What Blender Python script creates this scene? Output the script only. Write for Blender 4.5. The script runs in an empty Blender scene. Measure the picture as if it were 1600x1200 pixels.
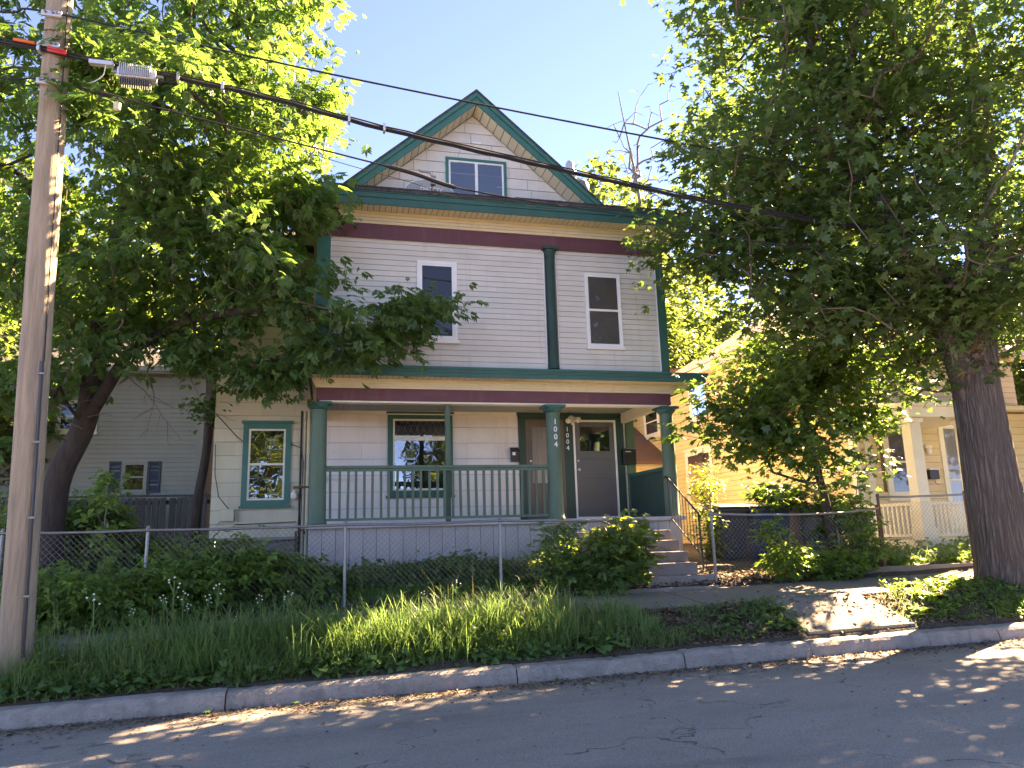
import bpy, math, random
import numpy as np
from mathutils import Vector, Matrix
R = math.radians
random.seed(11)
rng = np.random.default_rng(11)
scene = bpy.context.scene
COL = scene.collection

# ------------------------------------------------------------ camera, sky, sun
YAW, PITCH, ROLL = R(13.94), R(11.33), R(-1.62)
fw = Vector((math.sin(YAW)*math.cos(PITCH), math.cos(YAW)*math.cos(PITCH), math.sin(PITCH)))
rt = Vector((math.cos(YAW), -math.sin(YAW), 0)); up = rt.cross(fw)
r2 = rt*math.cos(ROLL)+up*math.sin(ROLL); u2 = -rt*math.sin(ROLL)+up*math.cos(ROLL)
cd = bpy.data.cameras.new('camera'); cam = bpy.data.objects.new('camera', cd); COL.objects.link(cam)
cam.matrix_world = Matrix(((r2.x, u2.x, -fw.x, 0), (r2.y, u2.y, -fw.y, 0), (r2.z, u2.z, -fw.z, 1.6), (0, 0, 0, 1)))
cd.sensor_width = 36; cd.lens = 1170/1600*36; cd.clip_start = .05; cd.clip_end = 900
scene.camera = cam
SUN_AZ, SUN_EL = R(60), R(37)
w = bpy.data.worlds.new('World'); scene.world = w; w.use_nodes = True
nt = w.node_tree; nt.nodes.clear()
sky = nt.nodes.new('ShaderNodeTexSky'); sky.sky_type = 'NISHITA'; sky.sun_disc = False
sky.sun_elevation = SUN_EL; sky.sun_rotation = SUN_AZ; sky.altitude = 250; sky.air_density = .2; sky.dust_density = 0; sky.ozone_density = 7
bg = nt.nodes.new('ShaderNodeBackground'); bg.inputs[1].default_value = .095
wo = nt.nodes.new('ShaderNodeOutputWorld')
nt.links.new(sky.outputs[0], bg.inputs[0]); nt.links.new(bg.outputs[0], wo.inputs[0])
sd = bpy.data.lights.new('sun', 'SUN'); sd.energy = 3.3; sd.angle = R(.55); sd.color = (1, .90, .76)
so = bpy.data.objects.new('sun', sd); COL.objects.link(so)
sv = Vector((math.sin(SUN_AZ)*math.cos(SUN_EL), math.cos(SUN_AZ)*math.cos(SUN_EL), math.sin(SUN_EL)))
so.rotation_euler = sv.to_track_quat('Z', 'Y').to_euler(); so.location = (20, 20, 30)
scene.view_settings.view_transform = 'Standard'; scene.view_settings.look = 'None'
scene.view_settings.exposure = 4.35; scene.view_settings.gamma = 1
scene.view_settings.use_curve_mapping = False
scene.view_settings.use_white_balance = True; scene.view_settings.white_balance_temperature = 11300; scene.view_settings.white_balance_tint = 20

cy = scene.cycles; cy.max_bounces = 16; cy.diffuse_bounces = 10; cy.transmission_bounces = 10; cy.transparent_max_bounces = 12; cy.sample_clamp_indirect = 12

# ------------------------------------------------------------ materials
def newmat(name):
    m = bpy.data.materials.new(name); m.use_nodes = True
    n = m.node_tree.nodes; n.clear(); return m, n, m.node_tree.links
def noise(n, l, scale, detail=4, vec=None, rough=.6):
    t = n.new('ShaderNodeTexNoise'); t.inputs['Scale'].default_value = scale; t.inputs['Detail'].default_value = detail
    t.inputs['Roughness'].default_value = rough
    if vec: l.new(vec, t.inputs['Vector'])
    return t.outputs['Fac']
def ramp(n, l, fac, a, b):
    r = n.new('ShaderNodeMapRange'); r.inputs[1].default_value = a; r.inputs[2].default_value = b
    l.new(fac, r.inputs[0]); return r.outputs[0]
def mixc(n, l, fac, c1, c2, blend='MIX'):
    m = n.new('ShaderNodeMix'); m.data_type = 'RGBA'; m.blend_type = blend
    if hasattr(fac, 'is_linked'): l.new(fac, m.inputs[0])
    else: m.inputs[0].default_value = fac
    for i, c in ((6, c1), (7, c2)):
        if hasattr(c, 'is_linked'): l.new(c, m.inputs[i])
        else: m.inputs[i].default_value = (*c, 1)
    return m.outputs[2]
def mul(n, l, a, v):
    m = n.new('ShaderNodeMath'); m.operation = 'MULTIPLY'; l.new(a, m.inputs[0])
    if hasattr(v, 'is_linked'): l.new(v, m.inputs[1])
    else: m.inputs[1].default_value = v
    return m.outputs[0]
def pos(n, l, sc=(1, 1, 1)):
    g = n.new('ShaderNodeNewGeometry'); v = n.new('ShaderNodeVectorMath'); v.operation = 'MULTIPLY'
    v.inputs[1].default_value = sc; l.new(g.outputs['Position'], v.inputs[0]); return v.outputs[0]
def mat(name, c, rough=.7, var=.25, dirt=.3, dirtc=None, sc=3, stretch=(1, 1, 1), bump=.15, bsc=60, bstretch=None, rand=.08, metal=0, spec=.4, peel=None, bdist=.004, streak=0):
    """painted / raw surface: base colour, broad mottling, dirt patches, per-object tone, fine relief"""
    m, n, l = newmat(name)
    p = pos(n, l, stretch)
    f1 = ramp(n, l, noise(n, l, sc, 5, p), .3, .7)
    dark = tuple(x*(1-var) for x in c)
    col = mixc(n, l, f1, c, dark)
    if dirt:
        f2 = ramp(n, l, noise(n, l, sc*.35+.5, 8, p, .75), .52, .8)
        dc = dirtc or tuple(x*.45+.02 for x in c)
        col = mixc(n, l, mul(n, l, f2, dirt), col, dc)
    if streak:
        f4 = ramp(n, l, noise(n, l, 1.0, 4, pos(n, l, (9, 9, .55)), .6), .56, .78)
        col = mixc(n, l, mul(n, l, f4, streak), col, dirtc or tuple(x*.5+.02 for x in c))
    if peel:
        f3 = ramp(n, l, noise(n, l, 11, 7, pos(n, l, (1, 1, .7)), .8), peel[0], peel[0]+.03)
        col = mixc(n, l, f3, col, peel[1])
    if rand:
        oi = n.new('ShaderNodeObjectInfo'); rr = n.new('ShaderNodeMapRange')
        rr.inputs[3].default_value = 1-rand; rr.inputs[4].default_value = 1+rand
        l.new(oi.outputs['Random'], rr.inputs[0])
        vm = n.new('ShaderNodeVectorMath'); vm.operation = 'SCALE'; l.new(col, vm.inputs[0]); l.new(rr.outputs[0], vm.inputs['Scale']); col = vm.outputs[0]
    b = n.new('ShaderNodeBsdfPrincipled'); l.new(col, b.inputs['Base Color'])
    b.inputs['Roughness'].default_value = rough; b.inputs['Metallic'].default_value = metal; b.inputs['Specular IOR Level'].default_value = spec
    if bump:
        bp = n.new('ShaderNodeBump'); bp.inputs['Strength'].default_value = bump; bp.inputs['Distance'].default_value = bdist*4
        l.new(noise(n, l, bsc, 4, pos(n, l, bstretch or stretch)), bp.inputs['Height']); l.new(bp.outputs[0], b.inputs['Normal'])
    o = n.new('ShaderNodeOutputMaterial'); l.new(b.outputs[0], o.inputs[0]); return m
def leafmat(name, c1, c2, tc, trans=.42, rough=.45):
    m, n, l = newmat(name)
    at = n.new('ShaderNodeAttribute'); at.attribute_name = 'v'
    col = mixc(n, l, at.outputs['Fac'], c1, c2)
    tcol = mixc(n, l, at.outputs['Fac'], tc, tuple(x*.62 for x in tc))
    b = n.new('ShaderNodeBsdfPrincipled'); l.new(col, b.inputs['Base Color']); b.inputs['Roughness'].default_value = rough; b.inputs['Specular IOR Level'].default_value = .35
    t = n.new('ShaderNodeBsdfTranslucent'); l.new(tcol, t.inputs['Color'])
    x = n.new('ShaderNodeMixShader'); x.inputs[0].default_value = trans
    l.new(b.outputs[0], x.inputs[1]); l.new(t.outputs[0], x.inputs[2])
    o = n.new('ShaderNodeOutputMaterial'); l.new(x.outputs[0], o.inputs[0]); return m
def glassmat(name, refl=.1, tint=(.86, .87, .88)):
    m, n, l = newmat(name)
    fr = n.new('ShaderNodeFresnel'); fr.inputs[0].default_value = 1.6
    ad = n.new('ShaderNodeMath'); ad.operation = 'ADD'; ad.inputs[1].default_value = refl; l.new(fr.outputs[0], ad.inputs[0])
    tr = n.new('ShaderNodeBsdfTransparent'); tr.inputs[0].default_value = (*tint, 1)
    gl = n.new('ShaderNodeBsdfGlossy'); gl.inputs['Roughness'].default_value = .015
    bp = n.new('ShaderNodeBump'); bp.inputs['Strength'].default_value = .06; bp.inputs['Distance'].default_value = .05
    l.new(noise(n, l, 2.5, 1, pos(n, l)), bp.inputs['Height']); l.new(bp.outputs[0], gl.inputs['Normal'])
    x = n.new('ShaderNodeMixShader'); l.new(ad.outputs[0], x.inputs[0]); l.new(tr.outputs[0], x.inputs[1]); l.new(gl.outputs[0], x.inputs[2])
    o = n.new('ShaderNodeOutputMaterial'); l.new(x.outputs[0], o.inputs[0]); return m

M = {}
M['siding'] = mat('white_vinyl_siding', (.61, .572, .518), .55, .12, .6, (.40, .37, .31), 1.2, (1, 1, 2), .1, rand=.03, streak=.55)
M['gable'] = mat('gable_shingle_paint', (.64, .60, .55), .8, .1, .5, (.38, .38, .37), 2.5, (1, 1, 1), .35, 30, (6, 6, 1), rand=.05, streak=.3)
M['porchwall'] = mat('porch_shingle_paint', (.70, .65, .61), .8, .1, .5, (.36, .33, .29), 1.6, (1, 1, 1), .35, 30, (6, 6, 1), rand=.04, streak=.3)
M['wing'] = mat('cream_shingle_paint', (.56, .52, .38), .8, .1, .5, (.34, .33, .27), 1.6, (1, 1, 1), .35, 30, (6, 6, 1), rand=.05, streak=.4)
M['green'] = mat('dark_green_paint', (.016, .10, .078), .5, .2, .35, (.05, .12, .10), 4, (1, 1, 1), .2, 20, rand=.04, streak=.3, peel=(.74, (.20, .22, .20)))
M['teal'] = mat('teal_green_paint', (.02, .15, .12), .5, .2, .3, (.06, .16, .14), 4, bump=.2, bsc=20, rand=.04, streak=.3, peel=(.73, (.28, .30, .28)))
M['pine'] = mat('faded_green_paint', (.07, .125, .08), .6, .2, .4, (.10, .19, .14), 5, (1, 1, .5), .25, 25, rand=.06, streak=.4, peel=(.71, (.22, .25, .22)))
M['pil'] = mat('peeling_dark_green_paint', (.018, .06, .052), .65, .3, .4, (.05, .09, .08), 7, (1, 1, .4), .3, 20, rand=.02, peel=(.70, (.55, .53, .5)))
M['darkgreen'] = mat('dark_door_green_paint', (.018, .055, .044), .5, .2, .35, (.04, .07, .06), 4, bump=.2, bsc=20, rand=.04)  # a separate, darker green for the door surround
M['purple'] = mat('plum_paint', (.13, .042, .052), .6, .15, .4, (.19, .10, .10), 2, (1, 1, 3), .15, 20, rand=.02, streak=.4, peel=(.74, (.34, .27, .26)))
M['cream'] = mat('cream_trim_paint', (.66, .56, .38), .65, .12, .5, (.42, .35, .23), 1.5, (1, 1, 3), .15, 20, rand=.03, streak=.4)
M['soffit'] = mat('cream_soffit', (.70, .64, .50), .7, .1, .3, None, 2, rand=.06)
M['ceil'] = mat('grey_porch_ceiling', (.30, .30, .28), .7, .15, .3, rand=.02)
M['skirt'] = mat('blue_grey_board_paint', (.36, .35, .34), .65, .12, .6, (.15, .15, .17), 2.2, (1, 1, .5), .25, 25, (5, 5, 1), rand=.05, streak=.5, peel=(.70, (.42, .41, .40)))
M['white'] = mat('white_trim_paint', (.74, .74, .73), .5, .08, .25, (.5, .48, .44), 4, rand=.02, streak=.25)
M['door'] = mat('grey_door_paint', (.115, .11, .115), .5, .1, .2, rand=.02)
M['jamb'] = mat('brown_jamb_paint', (.13, .10, .085), .6, .2, .3, rand=.02)
M['curtain'] = mat('beige_curtain', (.62, .52, .44), .9, .25, 0, None, 9, (5, 5, .2), 0, rand=.02)
M['lace'] = mat('white_lace_curtain', (.6, .57, .52), .9, .35, 0, None, 9, (6, 6, .2), 0, rand=.05)
M['inside'] = mat('dark_room_behind_glass', (.022, .022, .025), .9, .4, .3, (.06, .055, .05), 1.2, bump=0, rand=.1)
M['sheer'] = mat('grey_blind', (.20, .19, .18), .9, .2, .3, None, 2, (1, 1, 1), 0, rand=.05)
M['glass'] = glassmat('window_glass', .01)
M['glass_bright'] = glassmat('window_glass_clear', .16)
M['black'] = mat('black_metal', (.012, .012, .013), .4, .2, .2, None, 8, bump=.05, rand=0, spec=.5)
M['wire'] = mat('black_cable', (.010, .010, .012), .55, .2, .2, None, 8, bump=0, rand=0)
M['steel'] = mat('galvanised_steel', (.24, .24, .245), .45, .25, .5, (.20, .17, .15), 14, metal=.55, bump=.1, rand=.05)
M['rusty'] = mat('rusty_steel', (.16, .085, .055), .8, .35, .5, (.25, .2, .17), 18, bump=.3, rand=.05)
M['alu'] = mat('cast_aluminium', (.55, .56, .6), .4, .1, .2, None, 8, metal=.4, bump=.05, rand=.02)
M['orange'] = mat('orange_plastic', (.75, .12, .03), .5, .1, .1, rand=0)
M['red'] = mat('red_plastic', (.50, .03, .035), .45, .1, .1, rand=0)
M['pole'] = mat('weathered_pole_wood', (.40, .305, .215), .9, .38, .65, (.20, .155, .13), 5, (5, 5, .35), .7, 14, (7, 7, .35), rand=0, bdist=.01, streak=.85, peel=(.71, (.13, .10, .08)))
M['bark'] = mat('furrowed_bark', (.165, .125, .105), .95, .5, .5, (.07, .055, .045), 7, (2.6, 2.6, .45), 1, 9, (2.8, 2.8, .45), rand=.02, bdist=.035)
def barkmat():
    m, n, l = newmat('deep_furrowed_bark'); p = pos(n, l, (10, 10, .9))
    wv = n.new('ShaderNodeTexNoise'); wv.inputs['Scale'].default_value = .8; wv.inputs['Detail'].default_value = 5; l.new(p, wv.inputs['Vector'])
    vm = n.new('ShaderNodeVectorMath'); vm.operation = 'MULTIPLY_ADD'; l.new(wv.outputs['Color'], vm.inputs[0]); vm.inputs[1].default_value = (2.6, 2.6, 1.6); l.new(p, vm.inputs[2])
    v = n.new('ShaderNodeTexVoronoi'); v.feature = 'DISTANCE_TO_EDGE'; v.inputs['Scale'].default_value = 1.5; l.new(vm.outputs[0], v.inputs['Vector'])
    h = ramp(n, l, v.outputs['Distance'], .0, .4)
    f2 = noise(n, l, 3.2, 6, p, .75)
    c = mixc(n, l, h, (.10, .075, .065), (.21, .17, .15)); c = mixc(n, l, mul(n, l, ramp(n, l, f2, .4, .7), .5), c, (.15, .12, .105))
    ad = n.new('ShaderNodeMath'); ad.operation = 'MULTIPLY_ADD'; l.new(f2, ad.inputs[0]); ad.inputs[1].default_value = .5; l.new(h, ad.inputs[2])
    b = n.new('ShaderNodeBsdfPrincipled'); l.new(c, b.inputs['Base Color']); b.inputs['Roughness'].default_value = .95; b.inputs['Specular IOR Level'].default_value = .2
    bp = n.new('ShaderNodeBump'); bp.inputs['Strength'].default_value = 1; bp.inputs['Distance'].default_value = .05; l.new(ad.outputs[0], bp.inputs['Height']); l.new(bp.outputs[0], b.inputs['Normal'])
    o = n.new('ShaderNodeOutputMaterial'); l.new(b.outputs[0], o.inputs[0]); return m
M['bark'] = barkmat()
M['bark2'] = mat('dark_bark', (.075, .055, .045), .95, .5, .3, (.12, .10, .08), 6, (2, 2, .5), .8, 12, (3, 3, .5), rand=.05, bdist=.015)
M['twig'] = mat('grey_twig_bark', (.16, .125, .10), .9, .3, .3, rand=.05)
M['concrete'] = mat('old_concrete', (.235, .20, .16), .9, .18, .55, (.20, .17, .145), 2.5, bump=.6, bsc=45, rand=.05, bdist=.006)
M['kerb'] = mat('kerb_concrete', (.40, .355, .32), .92, .35, .75, (.14, .12, .11), 5, bump=1, bsc=38, rand=.07, bdist=.01, peel=(.66, (.13, .12, .11)), streak=.5)
M['stepc'] = mat('step_concrete', (.235, .205, .19), .92, .25, .6, (.10, .095, .08), 4, bump=.7, bsc=45, rand=.08, bdist=.006, streak=.4)
M['soil'] = mat('dark_soil', (.10, .075, .055), .95, .4, .5, (.18, .14, .10), 6, bump=1, bsc=30, rand=0, bdist=.02)
M['yellow'] = mat('yellow_clapboard_paint', (.64, .49, .25), .7, .10, .45, (.60, .38, .17), 3, (1, 1, 2), .25, 20, rand=.06, streak=.35, peel=(.72, (.5, .44, .36)))
M['yellowpale'] = mat('pale_yellow_paint', (.62, .50, .32), .7, .1, .4, (.55, .42, .25), 3, (1, 1, 2), .2, 20, rand=.05)
M['ytrim'] = mat('cream_white_trim', (.70, .66, .55), .6, .1, .35, (.5, .45, .33), 3, rand=.03)
M['brownroof'] = mat('red_brown_roof_shingles', (.18, .10, .075), .9, .3, .4, (.14, .07, .05), 9, bump=.8, bsc=18, rand=0, bdist=.02)
M['greyroof'] = mat('grey_roof_shingles', (.07, .066, .07), .9, .35, .4, (.22, .2, .2), 9, bump=.8, bsc=18, rand=.1, bdist=.02)
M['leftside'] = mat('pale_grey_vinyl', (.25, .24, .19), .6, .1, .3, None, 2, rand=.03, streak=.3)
M['gapshade'] = mat('painted_board_gap_shade', (.30, .285, .27), .9, .3, .3, bump=0, rand=0)  # dark wall backing: paints the shadow lines under boards and shingles
M['ygap'] = mat('shadowed_yellow_gaps', (.22, .14, .06), .9, .3, .3, bump=0, rand=0)
M['navy'] = mat('navy_shutter', (.02, .03, .05), .5, .2, .2, rand=.03)
M['picket'] = mat('grey_brown_fence_wood', (.10, .085, .075), .9, .4, .4, None, 5, (4, 4, .5), .5, 14, (5, 5, .5), rand=.3)
M['bin_dark'] = mat('dark_bin_plastic', (.035, .033, .042), .45, .2, .3, (.08, .07, .07), 4, rand=.05)
M['bin_blue'] = mat('blue_bin_plastic', (.035, .06, .13), .45, .2, .3, (.09, .12, .2), 4, rand=.05)
M['dish'] = mat('grey_dish_paint', (.33, .34, .36), .5, .1, .2, rand=0)
M['brass'] = mat('pewter_hardware', (.5, .47, .42), .3, .1, .1, metal=.9, bump=0, rand=0)
M['litter'] = leafmat('fallen_leaf_litter', (.24, .17, .11), (.10, .07, .05), (.3, .2, .1), .1, .9)
M['petal'] = mat('white_petals', (.8, .78, .74), .8, 0, 0, bump=0, rand=0)
M['brick'] = mat('red_chimney_brick', (.30, .13, .09), .9, .3, .3, bump=.4, rand=.1)
M['l_ash'] = leafmat('boxelder_leaf', (.085, .165, .055), (.042, .095, .034), (.20, .38, .07), .48)
M['l_maple'] = leafmat('maple_leaf', (.080, .145, .055), (.040, .085, .034), (.20, .35, .075), .44)
M['l_young'] = leafmat('young_maple_leaf', (.075, .15, .045), (.034, .078, .026), (.20, .37, .065), .46)
M['l_bg'] = leafmat('far_leaf', (.075, .12, .04), (.035, .065, .024), (.24, .35, .07), .45)
M['l_vine'] = leafmat('bramble_leaf', (.13, .24, .06), (.06, .13, .036), (.32, .5, .09), .45)
M['l_shrub'] = leafmat('shrub_leaf', (.085, .17, .06), (.04, .09, .036), (.42, .56, .08), .42)
M['l_grass'] = leafmat('long_grass', (.17, .30, .11), (.08, .17, .06), (.30, .52, .15), .45)
M['l_weed'] = leafmat('weed_leaf', (.11, .22, .08), (.06, .13, .05), (.3, .5, .08), .35)

# asphalt
def asphalt():
    m, n, l = newmat('worn_asphalt'); p = pos(n, l)
    fine = noise(n, l, 75, 4, p, .9); agg = n.new('ShaderNodeTexVoronoi'); agg.inputs['Scale'].default_value = 62; l.new(p, agg.inputs['Vector'])
    c = mixc(n, l, ramp(n, l, fine, .35, .65), (.16, .145, .13), (.38, .34, .305))
    c = mixc(n, l, ramp(n, l, agg.outputs['Distance'], .1, .32), (.48, .43, .38), c)
    big = ramp(n, l, noise(n, l, .7, 6, pos(n, l, (.5, 1.6, 1)), .7), .4, .7)
    c = mixc(n, l, mul(n, l, big, .5), c, (.13, .118, .11))
    v = n.new('ShaderNodeTexVoronoi'); v.feature = 'DISTANCE_TO_EDGE'; v.inputs['Scale'].default_value = .55
    wv = n.new('ShaderNodeTexNoise'); wv.inputs['Scale'].default_value = 1.6; wv.inputs['Detail'].default_value = 6; l.new(p, wv.inputs['Vector'])
    vm = n.new('ShaderNodeVectorMath'); vm.operation = 'MULTIPLY_ADD'; l.new(wv.outputs['Color'], vm.inputs[0]); vm.inputs[1].default_value = (1.6, 1.6, 0); l.new(p, vm.inputs[2])
    l.new(vm.outputs[0], v.inputs['Vector'])
    ck = n.new('ShaderNodeMapRange'); ck.inputs[1].default_value = .003; ck.inputs[2].default_value = .010; ck.inputs[3].default_value = 1; ck.inputs[4].default_value = 0; l.new(v.outputs['Distance'], ck.inputs[0])
    brk = ramp(n, l, noise(n, l, 1.3, 3, p), .45, .6)
    ckf = mul(n, l, mul(n, l, ck.outputs[0], brk), .75)
    c = mixc(n, l, ckf, c, (.03, .028, .027))
    st_ = ramp(n, l, noise(n, l, 1.1, 4, pos(n, l, (.35, 1, 1)), .6), .60, .72)
    c = mixc(n, l, mul(n, l, st_, .45), c, (.085, .078, .072))
    st2 = ramp(n, l, noise(n, l, 2.6, 5, pos(n, l, (.5, 1, 1)), .7), .62, .7)
    c = mixc(n, l, mul(n, l, st2, .35), c, (.33, .30, .27))
    g = n.new('ShaderNodeNewGeometry'); sp = n.new('ShaderNodeSeparateXYZ'); l.new(g.outputs['Position'], sp.inputs[0])
    edge = n.new('ShaderNodeMapRange'); edge.inputs[1].default_value = 7.7; edge.inputs[2].default_value = 8.4; l.new(sp.outputs['Y'], edge.inputs[0])
    ef = mul(n, l, edge.outputs[0], ramp(n, l, noise(n, l, 5, 6, p), .3, .65))
    c = mixc(n, l, mul(n, l, ef, .95), c, (.14, .105, .075))
    b = n.new('ShaderNodeBsdfPrincipled'); l.new(c, b.inputs['Base Color']); b.inputs['Roughness'].default_value = .85; b.inputs['Specular IOR Level'].default_value = .3
    bp = n.new('ShaderNodeBump'); bp.inputs['Strength'].default_value = .8; bp.inputs['Distance'].default_value = .006; l.new(fine, bp.inputs['Height']); l.new(bp.outputs[0], b.inputs['Normal'])
    o = n.new('ShaderNodeOutputMaterial'); l.new(b.outputs[0], o.inputs[0]); return m
M['asphalt'] = asphalt()

# ------------------------------------------------------------ object helpers
def thing(name, label, cat, loc=(0, 0, 0), group=None):
    o = bpy.data.objects.new(name, None); COL.objects.link(o); o.location = loc; o.empty_display_size = .1
    o['label'] = label; o['category'] = cat
    if group: o['group'] = group
    return o
def attach(o, parent):
    COL.objects.link(o)
    if parent is not None:
        o.parent = parent
        if parent.type == 'EMPTY': o.matrix_parent_inverse = Matrix.Translation(-Vector(parent.location))
    return o
def tag(o, label=None, cat=None, group=None, kind=None):
    for k, v in (('label', label), ('category', cat), ('group', group), ('kind', kind)):
        if v: o[k] = v
    return o
class Frame:
    """a wall's own frame: u along it, d outward from it, z up"""
    def __init__(s, o, u, d): s.o = Vector(o); s.u = Vector(u); s.d = Vector(d)
    def P(s, u, d, z): return s.o+s.u*u+s.d*d+Vector((0, 0, z))
W = Frame((0, 0, 0), (1, 0, 0), (0, 1, 0))
class MB:
    def __init__(s, fr=None): s.v = []; s.f = []; s.fr = fr
    def add(s, vs, fs):
        k = len(s.v)
        s.v += [tuple(s.fr.P(*p)) if s.fr else tuple(p) for p in vs]
        s.f += [tuple(i+k for i in f) for f in fs]; return s
    def box(s, a0, a1, b0, b1, c0, c1):
        return s.add([(a0, b0, c0), (a1, b0, c0), (a1, b1, c0), (a0, b1, c0), (a0, b0, c1), (a1, b0, c1), (a1, b1, c1), (a0, b1, c1)],
                     [(0, 3, 2, 1), (4, 5, 6, 7), (0, 1, 5, 4), (1, 2, 6, 5), (2, 3, 7, 6), (3, 0, 4, 7)])
    def frame_rect(s, a0, a1, c0, c1, t, b0, b1, tb=None):
        tb = tb or t
        s.box(a0, a0+t, b0, b1, c0, c1); s.box(a1-t, a1, b0, b1, c0, c1)
        s.box(a0+t, a1-t, b0, b1, c1-t, c1); s.box(a0+t, a1-t, b0, b1, c0, c0+tb); return s
    def tube(s, pts, rad, n=6, caps=True):
        pts = [Vector(p) for p in pts]; k = len(s.v); N = len(pts)
        if not hasattr(rad, '__len__'): rad = [rad]*N
        ref = None
        for i, p in enumerate(pts):
            t = (pts[min(i+1, N-1)]-pts[max(i-1, 0)]).normalized()
            if ref is None: ref = Vector((0, 0, 1)) if abs(t.z) < .9 else Vector((1, 0, 0))
            a = t.cross(ref).normalized(); b = t.cross(a).normalized()
            for j in range(n):
                q = p+(a*math.cos(2*math.pi*j/n)+b*math.sin(2*math.pi*j/n))*rad[i]; s.v.append(tuple(q))
        for i in range(N-1):
            for j in range(n):
                s.f.append((k+i*n+j, k+i*n+(j+1) % n, k+(i+1)*n+(j+1) % n, k+(i+1)*n+j))
        if caps: s.f.append(tuple(k+j for j in range(n))[::-1]); s.f.append(tuple(k+(N-1)*n+j for j in range(n)))
        return s
    def lathe(s, c, prof, n=20):
        k = len(s.v)
        for r_, z in prof:
            for j in range(n): s.v.append((c[0]+r_*math.cos(2*math.pi*j/n), c[1]+r_*math.sin(2*math.pi*j/n), z))
        for i in range(len(prof)-1):
            for j in range(n): s.f.append((k+i*n+j, k+i*n+(j+1) % n, k+(i+1)*n+(j+1) % n, k+(i+1)*n+j))
        s.f.append(tuple(k+j for j in range(n))[::-1]); s.f.append(tuple(k+(len(prof)-1)*n+j for j in range(n))); return s
    def prism(s, poly, axis, t0, t1):
        """poly of (a,z) extruded along y (axis 1) or x (axis 0)"""
        n = len(poly)
        f = (lambda a, t, z: (a, t, z)) if axis == 1 else (lambda a, t, z: (t, a, z))
        vs = [f(a, t0, z) for a, z in poly]+[f(a, t1, z) for a, z in poly]
        return s.add(vs, [tuple(range(n)), tuple(range(n, 2*n))[::-1]]+[(i, i+n, (i+1) % n+n, (i+1) % n) for i in range(n)])
    def build(s, name, m, parent=None, smooth=False, bevel=0):
        me = bpy.data.meshes.new(name); me.from_pydata(s.v, [], s.f); me.materials.append(m)
        if smooth: me.shade_smooth()
        o = bpy.data.objects.new(name, me); attach(o, parent)
        if bevel:
            b = o.modifiers.new('bevel', 'BEVEL'); b.width = bevel; b.segments = 2; b.limit_method = 'ANGLE'
        return o
UNIT = {}
def unit(kind, m):
    if (kind, m.name) in UNIT: return UNIT[(kind, m.name)]
    b = MB()
    if kind == 'clap':   # u 0..1, d 0..1 (outward), z 0..1 : thick butt at the bottom, thin at the top
        b.add([(0, 0, 0), (1, 0, 0), (1, 1, 0), (0, 1, 0), (0, 0, 1), (1, 0, 1), (1, .3, 1), (0, .3, 1), (0, 1, .06), (1, 1, .06)],
              [(0, 3, 2, 1), (4, 5, 6, 7), (1, 0, 4, 5), (3, 8, 9, 2), (8, 7, 6, 9), (0, 4, 7, 8, 3), (1, 2, 9, 6, 5)])
    else: b.box(0, 1, 0, 1, 0, 1)
    me = bpy.data.meshes.new(kind); me.from_pydata(b.v, [], b.f); me.materials.append(m); UNIT[(kind, m.name)] = me; return me
def piece(name, parent, fr, kind, m, u0, u1, d0, d1, z0, z1, jit=0):
    o = bpy.data.objects.new(name, unit(kind, m))
    p = fr.P(u0, d0+(random.uniform(-jit, jit) if jit else 0), z0)
    a, b = fr.u*(u1-u0), fr.d*(d1-d0)
    attach(o, parent)
    o.matrix_basis = Matrix(((a.x, b.x, 0, p.x), (a.y, b.y, 0, p.y), (a.z, b.z, z1-z0, p.z), (0, 0, 0, 1)))
    return o
def spans(u0, u1, z0, z1, holes):
    iv = [(u0, u1)]
    for (a0, a1, c0, c1) in holes:
        if z0 >= c0-.002 and z1 <= c1+.002:
            nv = []
            for s0, s1 in iv:
                if a1 <= s0 or a0 >= s1: nv.append((s0, s1)); continue
                if a0 > s0: nv.append((s0, a0))
                if a1 < s1: nv.append((a1, s1))
            iv = nv
    return [i for i in iv if i[1]-i[0] > .01]
def clapboards(parent, fr, m, u0, u1, z0, z1, ex, th=.016, holes=(), name='siding_board'):
    n = max(1, round((z1-z0)/ex)); ex = (z1-z0)/n
    for i in range(n):
        a, b = z0+i*ex, z0+(i+1)*ex
        for s0, s1 in spans(u0, u1, a, b, holes):
            cuts = [s0]+([s0+(s1-s0)*random.uniform(.2, .8)] if s1-s0 > 1.6 and random.random() < .55 else [])+[s1]
            for c0, c1 in zip(cuts, cuts[1:]): piece(name, parent, fr, 'clap', m, c0+(.0015 if c0 > s0 else 0), c1, 0, th+random.uniform(-.0015, .0025), a+min(.006, ex*.06)+random.uniform(-.0012, .0012), b)
def shinglewall(parent, fr, m, u0, u1, z0, z1, ex, wd, th=.014, holes=(), name='shingle', gap=.003):
    n = max(1, round((z1-z0)/ex)); ex = (z1-z0)/n
    for i in range(n):
        a, b = z0+i*ex, z0+(i+1)*ex
        for s0, s1 in spans(u0, u1, a, b, holes):
            x = s0; first = True
            while x < s1-.02:
                L = wd*(random.uniform(.3, 1) if first else 1); first = False
                e = min(x+L, s1)
                if s1-e < .08: e = s1
                piece(name, parent, fr, 'clap', m, x+gap/2, e-gap/2, 0, th+random.uniform(-.002, .003), a+.006+random.uniform(0, .003), b)
                x = e
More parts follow.
